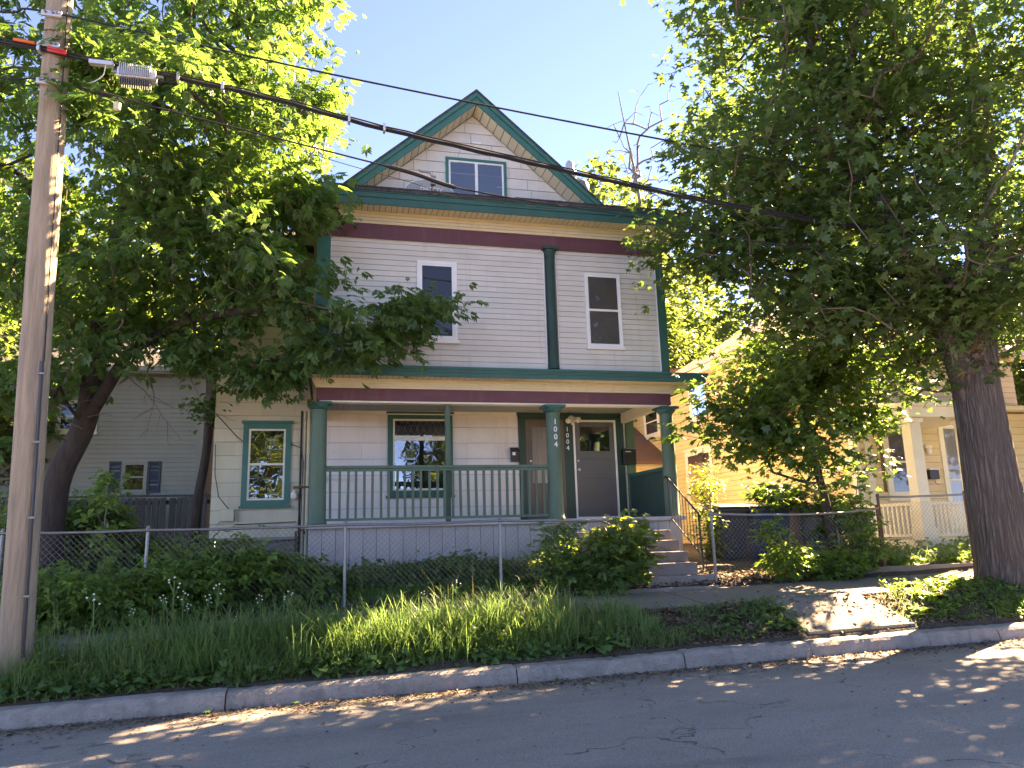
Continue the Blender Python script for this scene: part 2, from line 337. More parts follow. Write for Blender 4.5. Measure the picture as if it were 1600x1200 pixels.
def npmesh(name, V, F, m, parent=None, attr=None, smooth=False, kind=None):
    """fast mesh; F is a list of index arrays (n,3) / (n,4)"""
    me = bpy.data.meshes.new(name)
    loops = np.concatenate([f.ravel() for f in F]).astype(np.int32)
    sizes = np.concatenate([np.full(len(f), f.shape[1]) for f in F]).astype(np.int32)
    starts = np.concatenate([[0], np.cumsum(sizes)[:-1]]).astype(np.int32)
    me.vertices.add(len(V)); me.vertices.foreach_set('co', np.asarray(V, np.float32).ravel())
    me.loops.add(len(loops)); me.loops.foreach_set('vertex_index', loops)
    me.polygons.add(len(sizes)); me.polygons.foreach_set('loop_start', starts)
    me.update(calc_edges=True)
    if attr is not None:
        a = me.attributes.new('v', 'FLOAT', 'POINT'); a.data.foreach_set('value', np.asarray(attr, np.float32))
    me.materials.append(m)
    if smooth: me.shade_smooth()
    o = bpy.data.objects.new(name, me); attach(o, parent)
    if kind: o['kind'] = kind
    return o

# ------------------------------------------------------------ ground heights
def G(x, y):
    sl = .015*np.clip((12.6-np.asarray(y, float))/1.5, 0, 1)
    base = np.interp(y, [-60, 8.3, 8.6, 8.64, 9.35, 9.4, 10.85, 10.95, 12.3, 15, 22, 60], [-.12, -.12, -.1, .15, .50, .53, .62, .70, .98, 1.06, 1.15, 1.25])
    xs = np.clip(np.asarray(x, float), -25, 25)
    return base+sl*xs
def road_z(x, y): return .012*np.clip(x, -25, 25)-.005

# ground sheet
xs = np.concatenate([np.linspace(-250, -12, 12), np.linspace(-11, 22, 133), np.linspace(24, 250, 12)])
ys = np.concatenate([np.linspace(-250, 6, 12), [8.3, 8.6, 8.64], np.linspace(8.8, 13, 29), np.linspace(13.3, 26, 30), np.linspace(28, 380, 14)])
XX, YY = np.meshgrid(xs, ys); ZZ = G(XX, YY)
nn = np.sin(XX*3.1+YY*1.7)*np.cos(YY*2.3-XX*1.3)*.018+np.sin(XX*7.7-YY*5.1)*.008
ZZ = ZZ+np.where((YY > 8.7) & ((YY < 9.3) | (YY > 11)), nn, 0)-np.where((YY >= 9.35) & (YY <= 10.9), .03, 0)
V = np.stack([XX.ravel(), YY.ravel(), ZZ.ravel()], 1); nx = len(xs); ny = len(ys)
i, j = np.meshgrid(np.arange(nx-1), np.arange(ny-1)); a = (j*nx+i).ravel()
g = npmesh('ground', V, [np.stack([a, a+1, a+nx+1, a+nx], 1)], M['soil'], smooth=True); tag(g, kind='structure')
xs = np.linspace(-120, 120, 60); ys = np.array([-4.5, -2, 1, 3, 5, 7, 8.42])
XX, YY = np.meshgrid(xs, ys); ZZ = road_z(XX, YY)-((YY-2)/8)**2*.03
V = np.stack([XX.ravel(), YY.ravel(), ZZ.ravel()], 1); nx = len(xs); ny = len(ys)
i, j = np.meshgrid(np.arange(nx-1), np.arange(ny-1)); a = (j*nx+i).ravel()
g = npmesh('road', V, [np.stack([a, a+1, a+nx+1, a+nx], 1)], M['asphalt'], smooth=True); tag(g, kind='structure')
# kerb: segments with real joints
kerb = bpy.data.objects.new('kerb', None); COL.objects.link(kerb); kerb.location = (0, 8.5, 0); kerb['kind'] = 'structure'
joints = [-14, -11, -8, -5.6, -3.9, -.95, 2.05, 4.05, 5.72, 8.5, 11.4, 14.4, 17.4, 20.4, 23.4]
for k in range(len(joints)-1):
    x0, x1 = joints[k]+.007, joints[k+1]-.007; b = MB()
    n = 36
    dz = random.uniform(-.008, .008); dy = random.uniform(-.006, .006)
    prof = [(8.37, -.12), (8.385, .06), (8.40, .125), (8.425, .158), (8.46, .172), (8.60, .178), (8.64, .165), (8.66, -.12)]
    vs = []; fs = []
    for q in range(n+1):
        x = x0+(x1-x0)*q/n
        ch = .02 if q in (0, n) else 0
        for (yy, zz) in prof:
            vs.append((x, yy+dy+ch*.4*(zz > 0)*(yy < 8.5)+random.uniform(-.004, .004)+.008*math.sin(x*2.1+zz*9), zz-.03+.012*x+dz-ch*.3*(zz > .1)+random.uniform(-.004, .004)+.006*math.sin(x*1.7+k)-(.02 if random.random() < .03 and zz > .1 else 0)))
    m_ = len(prof)
    for q in range(n):
        for r_ in range(m_-1): fs.append((q*m_+r_, (q+1)*m_+r_, (q+1)*m_+r_+1, q*m_+r_+1))
    fs.append(tuple(range(m_))); fs.append(tuple(n*m_+t for t in range(m_))[::-1])
    b.add(vs, fs); b.build('kerb_stone', M['kerb'], kerb, smooth=False)
# far kerb
b = MB(); b.box(-60, 60, -4.8, -4.5, -.12, .14); tag(b.build('far_kerb', M['kerb']), kind='structure')
b = MB(); b.box(-60, 60, -8.2, -6.4, -.3, -.095); tag(b.build('far_sidewalk', M['concrete']), kind='structure')
# sidewalk slabs
walk = bpy.data.objects.new('sidewalk', None); COL.objects.link(walk); walk.location = (0, 10.1, .55); walk['kind'] = 'structure'
for k in range(-9, 14):
    x0, x1 = k*1.5+.45, (k+1)*1.5+.45-.014; b = MB(); t = random.uniform(-.006, .006)
    y0, y1 = (9.42 if k < 5 else 10.0), 10.82
    z = lambda x, y: .535+(y-9.4)/1.45*.085+.015*x+t
    b.add([(x0, y0, z(x0, y0)-.1), (x1, y0, z(x1, y0)-.1), (x1, y1, z(x1, y1)-.1), (x0, y1, z(x0, y1)-.1), (x0, y0, z(x0, y0)), (x1, y0, z(x1, y0)), (x1, y1, z(x1, y1)), (x0, y1, z(x0, y1))],
          [(0, 3, 2, 1), (4, 5, 6, 7), (0, 1, 5, 4), (1, 2, 6, 5), (2, 3, 7, 6), (3, 0, 4, 7)])
    b.build('slab', M['concrete'], walk, bevel=.008)
# carriage walk from the kerb up to the sidewalk
cw = bpy.data.objects.new('kerb_walk', None); COL.objects.link(cw); cw.location = (6.4, 9, .3); cw['kind'] = 'structure'
for (ya, yb) in ((8.68, 9.40),):
    b = MB(); q = lambda x, y: .185+(y-8.64)/.76*.36+.015*x
    P8 = [(5.9, ya), (7.5, ya), (7.25, yb), (5.75, yb)]
    b.add([(x, y, q(x, y)-.15) for x, y in P8]+[(x, y, q(x, y)) for x, y in P8], [(0, 3, 2, 1), (4, 5, 6, 7), (0, 1, 5, 4), (1, 2, 6, 5), (2, 3, 7, 6), (3, 0, 4, 7)])
    b.build('slab', M['concrete'], cw, bevel=.01)
# low concrete edging right of the walk
b = MB(); b.box(8.55, 11.1, 10.98, 11.08, .70, .90); tag(b.build('garden_edging', M['concrete'], bevel=.01), 'low concrete garden edging beside the right end of the sidewalk', 'garden edging')

# ------------------------------------------------------------ window builder
def window(parent, fr, u0, u1, z0, z1, casing, cw_, sash='white', behind='inside', meet=.5, mull=False, glass='glass', label=None, d=.0, sill=True, head=0, transom=None):
    b = MB(fr); b.frame_rect(u0, u1, z0, z1, cw_, -.01, .045)
    if head: b.box(u0-.03, u1+.03, -.01, .07, z1, z1+head)
    w_ = b.build('window', M[casing], parent)
    if label: w_['label'] = label
    if sill: MB(fr).box(u0-.03, u1+.03, -.01, .075, z0-.045, z0).build('sill', M[casing], w_)
    a0, a1, c0, c1 = u0+cw_, u1-cw_, z0+cw_, z1-cw_
    st = .035
    f = MB(fr); f.frame_rect(a0, a1, c0, c1, st, -.005, .036)
    zt = c1
    if transom: f.box(a0+st, a1-st, -.005, .036, transom-.05, transom+.03); zt = transom-.05
    zm = c0+(zt-c0)*meet if meet else None
    if zm: f.box(a0+st, a1-st, -.005, .034, zm-.02, zm+.02)
    um = (a0+a1)/2
    if mull: f.box(um-.028, um+.028, -.005, .038, c0+st, c1-st)
    f.build('frame', M[sash], w_)
    MB(fr).add([(a0, .0185, c0), (a1, .0185, c0), (a1, .0185, c1), (a0, .0185, c1)], [(0, 1, 2, 3)]).build('curtain' if behind in ('lace', 'curtain', 'sheer') else 'room_backing', M[behind], w_)
    cuts = []
    if transom: cuts.append((a0+st, a1-st, transom+.03, c1-st))
    if mull: cuts += [(a0+st, um-.028, c0+st, c1-st), (um+.028, a1-st, c0+st, c1-st)]
    elif zm: cuts += [(a0+st, a1-st, c0+st, zm-.02), (a0+st, a1-st, zm+.02, zt-(0 if transom else st))]
    else: cuts.append((a0+st, a1-st, c0+st, zt-(0 if transom else st)))
    for q, (p0, p1, p2, p3) in enumerate(cuts):
        dd = .026+.003*(q % 2)
        MB(fr).add([(p0, dd, p2), (p1, dd, p2), (p1, dd, p3), (p0, dd, p3)], [(0, 1, 2, 3)]).build('pane', M[glass], w_)
    return w_
def text(name, s, fr, u, z, size, d, m, parent, vertical=False, label=None):
    objs = []
    for k, ch in enumerate(s if vertical else [s]):
        cu = bpy.data.curves.new('t', 'FONT'); cu.body = ch; cu.size = size; cu.align_x = 'CENTER'; cu.extrude = .004; cu.offset = size*.012
        to = bpy.data.objects.new('t', cu); COL.objects.link(to)
        bpy.context.view_layer.update()
        me = bpy.data.meshes.new_from_object(to.evaluated_get(bpy.context.evaluated_depsgraph_get()))
        bpy.data.objects.remove(to)
        uu, zz = u, z-(k*size*1.02 if vertical else 0)
        me.transform(Matrix(((fr.u.x, 0, fr.d.x, 0), (fr.u.y, 0, fr.d.y, 0), (0, 1, 0, 0), (0, 0, 0, 1))))
        me.transform(Matrix.Translation(fr.P(uu, d, zz))); me.materials.clear(); me.materials.append(m); me.name = name
        o = bpy.data.objects.new(name, me); attach(o, parent); objs.append(o)
        if label: o['label'] = label
    return objs

# ================================================================ the green-trimmed house
H = thing('frame_house', 'two-storey white house with green trim, plum bands, a front gable and a railed porch', 'house', (2.9, 14.5, 1.0))
FF = Frame((0, 12.42, 0), (1, 0, 0), (0, -1, 0))      # upper front wall
FD = Frame((0, 14.5, 0), (1, 0, 0), (0, -1, 0))       # door wall
# walls
MB().box(-2.02, 6.15, 14.5, 23.5, 1.62, 7.2).build('wall', M['gapshade'], H)
MB().box(-1.9, 6.05, 14.62, 23.4, .85, 1.62).build('foundation', M['stepc'], H)
MB().box(-.24, 6.05, 12.42, 14.5, 4.2, 7.2).build('upper_wall', M['gapshade'], H)
up_holes = [(1.50, 2.06, 4.96, 6.26), (4.57, 5.12, 4.93, 6.2)]
clapboards(H, FF, M['siding'], -.03, 3.745, 4.44, 6.70, .1, holes=up_holes)
clapboards(H, FF, M['siding'], 3.965, 5.915, 4.44, 6.70, .1, holes=up_holes)
clapboards(H, Frame((6.05, 12.45, 0), (0, 1, 0), (1, 0, 0)), M['siding'], .02, 2.05, 4.5, 6.9, .1)
clapboards(H, Frame((6.15, 14.5, 0), (0, 1, 0), (1, 0, 0)), M['siding'], .1, 9.0, 1.65, 7.1, .14)
clapboards(H, Frame((-.24, 12.45, 0), (0, 1, 0), (-1, 0, 0)), M['siding'], .02, 2.05, 4.5, 6.9, .1)
# corner boards, pilaster
for (a0, a1, nm) in ((-.26, -.03, 'corner_board'), (5.915, 6.075, 'corner_board')):
    MB().box(a0, a1, 12.375, 12.43, 4.44, 6.70).build(nm, M['teal'] if a0 < 0 else M['green'], H)
for a in (-.036, 3.725, 3.955, 5.905):
    MB().box(a, a+.012, 12.385, 12.43, 4.46, 6.69).build('corner_bead', M['white'], H)
b = MB(); b.lathe((3.845, 12.40), [(.10, 4.44), (.10, 4.52), (.088, 4.54), (.082, 6.5), (.095, 6.53), (.095, 6.56), (.12, 6.62), (.125, 6.66)], 16); b.box(3.70, 3.99, 12.26, 12.41, 6.66, 6.70)
b.build('pilaster', M['pil'], H, smooth=False)
# frieze bands and eaves (upper), ring round three sides
def bands(x0, x1, yf, yb, zp0, zp1, zc1, nm1='plum_band', nm2='cream_frieze'):
    b = MB(); b.box(x0-.03, x1+.03, yf-.035, yf, zp0, zp1); b.box(x0-.03, x0, yf, yb, zp0, zp1); b.box(x1, x1+.03, yf, yb, zp0, zp1); b.build(nm1, M['purple'], H)
    b = MB()
    for s in range(4):
        e = .05+.02*s; z0_ = zp1+(zc1-zp1)*s/4; z1_ = zp1+(zc1-zp1)*(s+1)/4
        b.box(x0-e, x1+e, yf-e, yf-.0, z0_, z1_); b.box(x0-e, x0, yf, yb, z0_, z1_); b.box(x1, x1+e, yf, yb, z0_, z1_)
    b.build(nm2, M['cream'], H)
bands(-.24, 6.05, 12.42, 14.48, 6.70, 6.945, 7.145)
b = MB(); b.box(-.25, 6.06, 12.365, 12.384, 6.672, 6.70); b.build('shadow_moulding', M['purple'], H)
def eave(x0, x1, y0, yb, z0, z1, xi0, xi1, yi, zs, pitch=.1):
    # fascia: two stepped boards, then soffit slats
    b = MB()
    for (e, za, zb) in ((0, z0, z0+(z1-z0)*.55), (.018, z0+(z1-z0)*.55, z1-.02), (.035, z1-.02, z1)):
        b.box(x0-e, x1+e, y0-e, y0+.02, za, zb); b.box(x0-e, x0+.02, y0+.02, yb, za, zb); b.box(x1-.02, x1+e, y0+.02, yb, za, zb)
    b.build('fascia', M['green'], H)
    b = MB(); n = int((x1-x0-.06)/pitch)
    for k in range(n):
        a = x0+.03+k*pitch; b.box(a+.006, a+pitch-.006, y0+.025, yi, zs-.012, zs)
    MB().box(x0+.03, x1-.03, y0+.025, yi, zs+.001, zs+.012).build('soffit_backing', M['jamb'], H)
    b.box(x0+.025, xi0, yi, yb, zs-.005, zs+.01); b.box(xi1, x1-.025, yi, yb, zs-.005, zs+.01)
    b.build('soffit', M['soffit'], H)
eave(-.66, 6.47, 11.95, 14.45, 7.11, 7.34, -.32, 6.13, 12.33, 7.16)
# low roof over the front block, with shingle edge
b = MB()
e0, e1, ys0 = -.70, 6.51, 11.90
b.add([(e0, ys0, 7.34), (e1, ys0, 7.34), (e1, 16, 7.34), (e0, 16, 7.34), (e0, ys0, 7.395), (e1, ys0, 7.395), (e1, 16, 7.395), (e0, 16, 7.395), (.8, 14.2, 7.86), (5.0, 14.2, 7.86), (5.0, 16, 7.86), (.8, 16, 7.86)],
      [(0, 3, 2, 1), (0, 1, 5, 4), (1, 2, 6, 5), (2, 3, 7, 6), (3, 0, 4, 7), (4, 5, 9, 8), (5, 6, 10, 9), (6, 7, 11, 10), (7, 4, 8, 11), (8, 9, 10, 11)])
b.build('porch_block_roof', M['greyroof'], H)
x = e0
while x < e1-.05:
    L = random.uniform(.85, 1.05); e = min(x+L, e1)
    MB().box(x+.003, e-.003, 11.885, 12.1, 7.392, 7.405+random.uniform(0, .012)).build('roof_shingle', M['greyroof'], H); x = e
# front gable
FG = Frame((0, 12.9, 0), (1, 0, 0), (0, -1, 0))
GX, GZ, GS = 2.57, 9.77, .875
rz = lambda x, off=0: GZ-GS*abs(x-GX)-off
b = MB(); b.prism([(.0, 7.40), (5.14, 7.40), (GX, 9.64)], 1, 12.91, 20); b.build('gable_wall', M['gapshade'], H)
zz0 = 7.42; ex = .215; k = 0
while zz0 < 9.5:
    zt = zz0+ex; hw0 = (9.5-zz0)/GS; hw1 = max(0.0, (9.5-zt)/GS); off = random.uniform(0, .6)
    x = GX-hw0-off
    while x < GX+hw0:
        xa, xb = max(x, GX-hw0), min(x+.61, GX+hw0); x += .61
        if xb-xa < .01: continue
        # clip the shingle against the rake
        pts = [(xa, zz0), (xb, zz0)]
        for q in (xb, xa):
            zt_q = min(zt, 9.5-GS*abs(q-GX)); pts.append((q, max(zz0, zt_q)))
        extra = []
        for sgn in (1, -1):
            xc = GX+sgn*hw1
            if xa < xc < xb and zt < 9.5: extra.append((xc, zt))
        if xa < GX < xb and zt > 9.5: extra.append((GX, 9.5))
        P_ = [pts[0], pts[1], pts[2]]+sorted(extra, key=lambda t: -t[0])+[pts[3]]
        Q = [P_[0]]
        for t in P_[1:]:
            if abs(t[0]-Q[-1][0])+abs(t[1]-Q[-1][1]) > .004: Q.append(t)
        if len(Q) > 2 and abs(Q[0][0]-Q[-1][0])+abs(Q[0][1]-Q[-1][1]) < .004: Q.pop()
        if len(Q) < 3: continue
        if xa > 2.05 and xb < 3.18 and zz0 > 7.5 and zt < 8.58: continue
        cx = sum(t[0] for t in Q)/len(Q)
        Q = [(t[0]+(.004 if t[0] < cx else -.004), t[1]+(.006 if t[1] < zz0+.001 else 0)) for t in Q]
        th = .016+random.uniform(0, .004); n = len(Q)
        vs = [(t[0], 0, t[1]) for t in Q]+[(t[0], th*(1-.75*(t[1]-zz0)/ex), t[1]) for t in Q]
        MB(FG).add(vs, [tuple(range(n)), tuple(range(n, 2*n))[::-1]]+[(i_, i_+n, (i_+1) % n+n, (i_+1) % n) for i_ in range(n)]).build('shingle', M['gable'], H)
    zz0 = zt
# gable roof planes, rake boards, sloping soffit panels
for s in (-1, 1):
    X = lambda t: GX+s*t
    b = MB(); b.prism([(X(0), GZ), (X(2.56), GZ-GS*2.56), (X(2.56), GZ-GS*2.56+.05), (X(0), GZ+.055)], 1, 12.46, 21); b.build('roof', M['greyroof'], H)
    b = MB(); b.prism([(X(0), GZ-.235), (X(2.50), GZ-GS*2.50-.235), (X(2.50), GZ-GS*2.50-.09), (X(0), GZ-.09)], 1, 12.5, 12.53)
    b.prism([(X(0), GZ-.09), (X(2.52), GZ-GS*2.52-.09), (X(2.52), GZ-GS*2.52), (X(0), GZ)], 1, 12.47, 12.53)
    b.build('rake_board', M['teal'], H)
    for k in range(19):
        t0, t1 = .01+k*.133, .01+(k+1)*.133-.014
        b = MB(); b.prism([(X(t0), GZ-GS*t0-.235), (X(t1), GZ-GS*t1-.235), (X(t1), GZ-GS*t1-.222), (X(t0), GZ-GS*t0-.222)], 1, 12.531, 12.905)
        b.build('soffit_panel', M['soffit'], H)
    b = MB(); b.prism([(X(0), GZ-.215), (X(2.5), GZ-GS*2.5-.215), (X(2.5), GZ-GS*2.5-.01), (X(0), GZ-.01)], 1, 12.532, 20.8); b.build('roof_deck', M['jamb'], H)
window(H, FG, 2.03, 3.2, 7.62, 8.60, 'teal', .055, 'white', 'inside', meet=None, mull=True, glass='glass_bright', label='sliding attic window with green casing', sill=False)
b = MB(FG); b.lathe((0, 0), [(.01, 0)]*2, 3); b = MB(); b.box(2.55, 2.72, 12.86, 12.9, 8.93, 8.96); b.build('vent_hood', M['white'], H)
# main hip roof behind
b = MB(); b.add([(-2.4, 14.15, 7.15), (6.5, 14.15, 7.15), (6.5, 23.9, 7.15), (-2.4, 23.9, 7.15), (2.1, 18.4, 9.3), (2.1, 19.6, 9.3), (-2.4, 14.15, 7.35), (6.5, 14.15, 7.35), (6.5, 23.9, 7.35), (-2.4, 23.9, 7.35)],
      [(0, 3, 2, 1), (0, 1, 7, 6), (1, 2, 8, 7), (2, 3, 9, 8), (3, 0, 6, 9), (6, 7, 4), (7, 8, 5, 4), (8, 9, 5), (9, 6, 4, 5)]); b.build('main_roof', M['greyroof'], H)
MB().box(-2.42, 6.52, 14.12, 14.15, 7.12, 7.34).build('main_fascia', M['green'], H)
MB().box(-2.44, -2.40, 14.12, 23.9, 7.12, 7.34).build('main_fascia', M['green'], H)
# upper windows
window(H, FF, 1.43, 2.13, 4.89, 6.33, 'white', .055, 'white', 'inside', meet=.5, label='tall white window left of the pilaster', d=0)
window(H, FF, 4.50, 5.19, 4.87, 6.27, 'white', .03, 'white', 'sheer', meet=.5, label='white sash window right of the pilaster')
# pent roof above the porch
eave(-.52, 6.55, 11.95, 14.45, 4.165, 4.305, -.34, 6.18, 12.34, 4.195)
b = MB(); b.add([(-.56, 11.91, 4.305), (6.59, 11.91, 4.305), (6.59, 11.91, 4.33), (-.56, 11.91, 4.33), (-.25, 12.43, 4.45), (6.06, 12.43, 4.45), (-.25, 12.43, 4.30), (6.06, 12.43, 4.30),
                 (-.56, 14.4, 4.305), (-.56, 14.4, 4.33), (-.25, 14.4, 4.45), (-.25, 14.4, 4.30), (6.59, 14.4, 4.305), (6.59, 14.4, 4.33), (6.06, 14.4, 4.45), (6.06, 14.4, 4.3)],
                [(0, 1, 2, 3), (3, 2, 5, 4), (0, 6, 7, 1), (0, 3, 9, 8), (3, 4, 10, 9), (8, 11, 6, 0), (1, 12, 13, 2), (2, 13, 14, 5), (1, 7, 15, 12)])
b.build('pent_roof', M['green'], H)
bands(-.18, 6.02, 12.42, 14.48, 3.83, 4.035, 4.185)
MB().box(-.16, 6.0, 12.42, 12.6, 3.80, 4.19).build('porch_beam', M['ytrim'], H)
MB().box(5.9, 6.0, 12.6, 14.48, 3.80, 4.0).build('porch_beam', M['ytrim'], H)
MB().box(-.16, -.06, 12.6, 14.48, 3.80, 4.0).build('porch_beam', M['ytrim'], H)
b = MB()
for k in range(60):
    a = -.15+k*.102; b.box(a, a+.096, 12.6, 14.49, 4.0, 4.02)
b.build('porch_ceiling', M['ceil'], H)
# porch floor and skirt
MB().box(-.33, 6.13, 12.28, 14.5, 1.765, 1.83).build('porch_floor', M['skirt'], H)
MB().box(-.28, 6.08, 12.42, 14.45, .8, 1.765).build('porch_base', M['inside'], H)
x = -.29
while x < 6.05:
    e = min(x+.212, 6.09); piece('skirt_board', H, Frame((0, 12.4, 0), (1, 0, 0), (0, -1, 0)), 'box', M['skirt'], x+.004, e-.003, 0, .022, .78, 1.762, jit=.003); x = e
y = 12.42
while y < 14.4:
    piece('skirt_board', H, Frame((6.09, 0, 0), (0, 1, 0), (1, 0, 0)), 'box', M['skirt'], y, y+.206, 0, .02, .78, 1.762); y += .212
# columns
for cx, r_, in ((-.16, .135), (3.83, .13), (6.0, .125)):
    b = MB(); b.lathe((cx, 12.52), [(r_+.02, 1.83), (r_+.02, 1.86), (r_+.005, 1.88), (r_, 2.4), (r_*.93, 3.62), (r_*.93, 3.66), (r_+.0, 3.68)], 24)
    c = b.build('column', M['pine'], H, smooth=False)
    for p in c.data.polygons: p.use_smooth = len(p.vertices) == 4
    b = MB(); b.lathe((cx, 12.52), [(r_*.95, 3.68), (r_+.03, 3.70), (r_+.05, 3.74), (r_+.05, 3.76)], 24); b.box(cx-r_-.06, cx+r_+.06, 12.52-r_-.055, 12.52+r_+.055, 3.76, 3.80)
    b.build('capital', M['green'], c)
FC = Frame((0, 12.385, 0), (1, 0, 0), (0, -1, 0))
text('house_number', '1004', FC, 3.83, 3.46, .13, .0, M['white'], H, vertical=True)
text('house_number', '1004', FD, 4.71, 3.62, .125, .08, M['white'], H, vertical=True)
text('house_number', '1004', Frame((0, 12.383, 0), (1, 0, 0), (0, -1, 0)), 4.85, 3.89, .12, .0, M['purple'], H, label='faded plum house number on the porch band')
# railing
b = MB(); b.box(-.03, 3.71, 12.48, 12.56, 2.72, 2.765); b.box(-.03, 3.71, 12.495, 12.545, 2.675, 2.715); b.box(-.03, 3.71, 12.495, 12.545, 1.88, 1.92)
rail = b.build('porch_railing', M['pine'], H)
for k in range(28):
    a = .05+k*.1325+random.uniform(-.008, .008)
    if abs(a-1.95) < .05: continue
    b = MB(); w_ = .02; ln = random.uniform(-.012, .012)
    b.add([(a-w_, 12.50, 1.92), (a+w_, 12.50, 1.92), (a+w_, 12.54, 1.92), (a-w_, 12.54, 1.92), (a-w_+ln, 12.50, 2.676), (a+w_+ln, 12.50, 2.676), (a+w_+ln, 12.54, 2.676), (a-w_+ln, 12.54, 2.676)],
          [(0, 3, 2, 1), (4, 5, 6, 7), (0, 1, 5, 4), (1, 2, 6, 5), (2, 3, 7, 6), (3, 0, 4, 7)])
    b.build('baluster', M['pine'], rail)
MB().box(1.93, 2.01, 12.57, 12.65, 1.83, 3.80).build('porch_post', M['pine'], H)
# right side guard of vertical boards
g_ = MB().box(6.0, 6.07, 12.66, 14.45, 2.68, 2.74).build('side_guard', M['green'], H)
y = 12.68
while y < 14.4: piece('guard_board', g_, Frame((6.02, 0, 0), (0, 1, 0), (1, 0, 0)), 'box', M['pil'], y, y+.083, 0, .022, 1.84, 2.68); y += .088
# side guard left
MB().box(-.2, -.13, 12.66, 14.45, 2.68, 2.74).build('side_guard', M['green'], H)
# door wall
dh = [(1.15, 2.3, 2.42, 4.1), (3.73, 5.9, 1.8, 4.0)]
shinglewall(H, FD, M['porchwall'], -.2, 3.70, 1.83, 4.0, .29, .62, holes=dh)
shinglewall(H, FD, M['porchwall'], 5.9, 6.0, 1.83, 4.0, .29, .62)
MB().box(-.2, 3.7, 14.44, 14.5, 3.93, 4.0).build('cornice_trim', M['ytrim'], H)
window(H, FD, 1.10, 2.36, 2.37, 3.95, 'green', .10, 'ytrim', 'inside', meet=None, transom=3.48, label='porch window with a leaded transom', glass='glass_bright', head=.04)
b = MB(FD)   # leaded lattice in the transom
t0, t1, c0_, c1_ = 1.245, 2.215, 3.515, 3.81
n = 8; sp_ = (t1-t0)/n
for k in range(n+1):
    for sg in (1, -1):
        for h in (0, 1):
            ua = t0+k*sp_; ub = ua+sg*sp_/2
            if not (t0-.01 <= ub <= t1+.01): continue
            za, zb = (c0_, (c0_+c1_)/2) if h == 0 else (c1_, (c0_+c1_)/2)
            A = FD.P(ua, .031, za); B_ = FD.P(ub, .031, zb); b2 = MB(); b2.tube([A, B_], .004, 3); kk = len(b.v); b.v += b2.v; b.f += [tuple(i_+kk for i_ in f_) for f_ in b2.f]
b.build('leaded_lattice', M['steel'], H)
# door surround: header and boards
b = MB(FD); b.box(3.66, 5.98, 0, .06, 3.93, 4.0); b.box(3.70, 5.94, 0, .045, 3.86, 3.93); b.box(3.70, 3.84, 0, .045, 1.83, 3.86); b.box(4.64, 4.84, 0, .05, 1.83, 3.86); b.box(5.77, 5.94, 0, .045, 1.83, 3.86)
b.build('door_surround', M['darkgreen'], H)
# left door: glazed with a curtain
b = MB(FD); b.frame_rect(3.84, 4.64, 1.86, 3.86, .045, 0, .05); b.build('door_frame', M['jamb'], H)
b = MB(FD); b.frame_rect(3.885, 4.595, 1.88, 3.815, .09, .005, .035, tb=.70); dl = b.build('door', M['jamb'], H); dl['label'] = 'brown glazed door with a beige curtain'
MB(FD).add([(3.95+.0, .008, 2.5), (4.52, .008, 2.5), (4.52, .008, 3.75), (3.95, .008, 3.75)], [(0, 1, 2, 3)]).build('curtain', M['curtain'], dl)
MB(FD).add([(3.975, .026, 2.58), (4.505, .026, 2.58), (4.505, .026, 3.725), (3.975, .026, 3.725)], [(0, 1, 2, 3)]).build('pane', M['glass'], dl)
b = MB(FD); b.tube([FD.P(3.93, .035, 2.86), FD.P(3.93, .085, 2.86)], .028, 10); b.tube([FD.P(3.93, .035, 3.02), FD.P(3.93, .06, 3.02)], .024, 10); b.build('handle', M['brass'], dl)
# right door: grey, one light above panels
b = MB(FD); b.frame_rect(4.84, 5.77, 1.86, 3.86, .04, 0, .052); b.build('door_frame', M['white'], H)['label'] = 'white door frame'
b = MB(FD); D0, D1 = 4.885, 5.725
b.box(D0, D1, 0, .028, 1.865, 3.815)
for (z0, z1) in ((1.865, 1.99), (2.36, 2.44), (2.66, 2.78), (3.06, 3.22), (3.72, 3.815)): b.box(D0, D1, .028, .042, z0, z1)
b.box(D0, D0+.1, .028, .0415, 1.99, 3.72); b.box(D1-.1, D1, .028, .0415, 1.99, 3.72)
dr = b.build('door', M['door'], H, bevel=.003); dr['label'] = 'dark grey panelled door'
MB(FD).add([(D0+.1, .029, 3.22), (D1-.1, .029, 3.22), (D1-.1, .029, 3.72), (D0+.1, .029, 3.72)], [(0, 1, 2, 3)]).build('room_backing', M['inside'], dr)
MB(FD).add([(D0+.1, .036, 3.22), (D1-.1, .036, 3.22), (D1-.1, .036, 3.72), (D0+.1, .036, 3.72)], [(0, 1, 2, 3)]).build('pane', M['glass_bright'], dr)
b = MB(FD); b.tube([FD.P(4.93, .042, 2.84), FD.P(4.93, .1, 2.84)], .028, 10); b.tube([FD.P(4.93, .042, 3.02), FD.P(4.93, .065, 3.02)], .024, 10); b.build('handle', M['brass'], dr)
MB().box(4.8, 5.8, 14.38, 14.5, 1.83, 1.855).build('threshold', M['ytrim'], H)
MB().box(5.99, 6.17, 14.44, 14.5, 1.8, 3.99).build('corner_board', M['pine'], H)
# cream wing wall left of the porch
shinglewall(H, FD, M['wing'], -2.04, -.22, 1.66, 7.1, .247, .61, holes=[(-1.47, -.73, 2.28, 3.70)])
window(H, FD, -1.53, -.68, 2.23, 3.74, 'teal', .10, 'ytrim', 'inside', meet=.5, label='green-cased sash window on the cream wing', glass='glass_bright', head=.05)
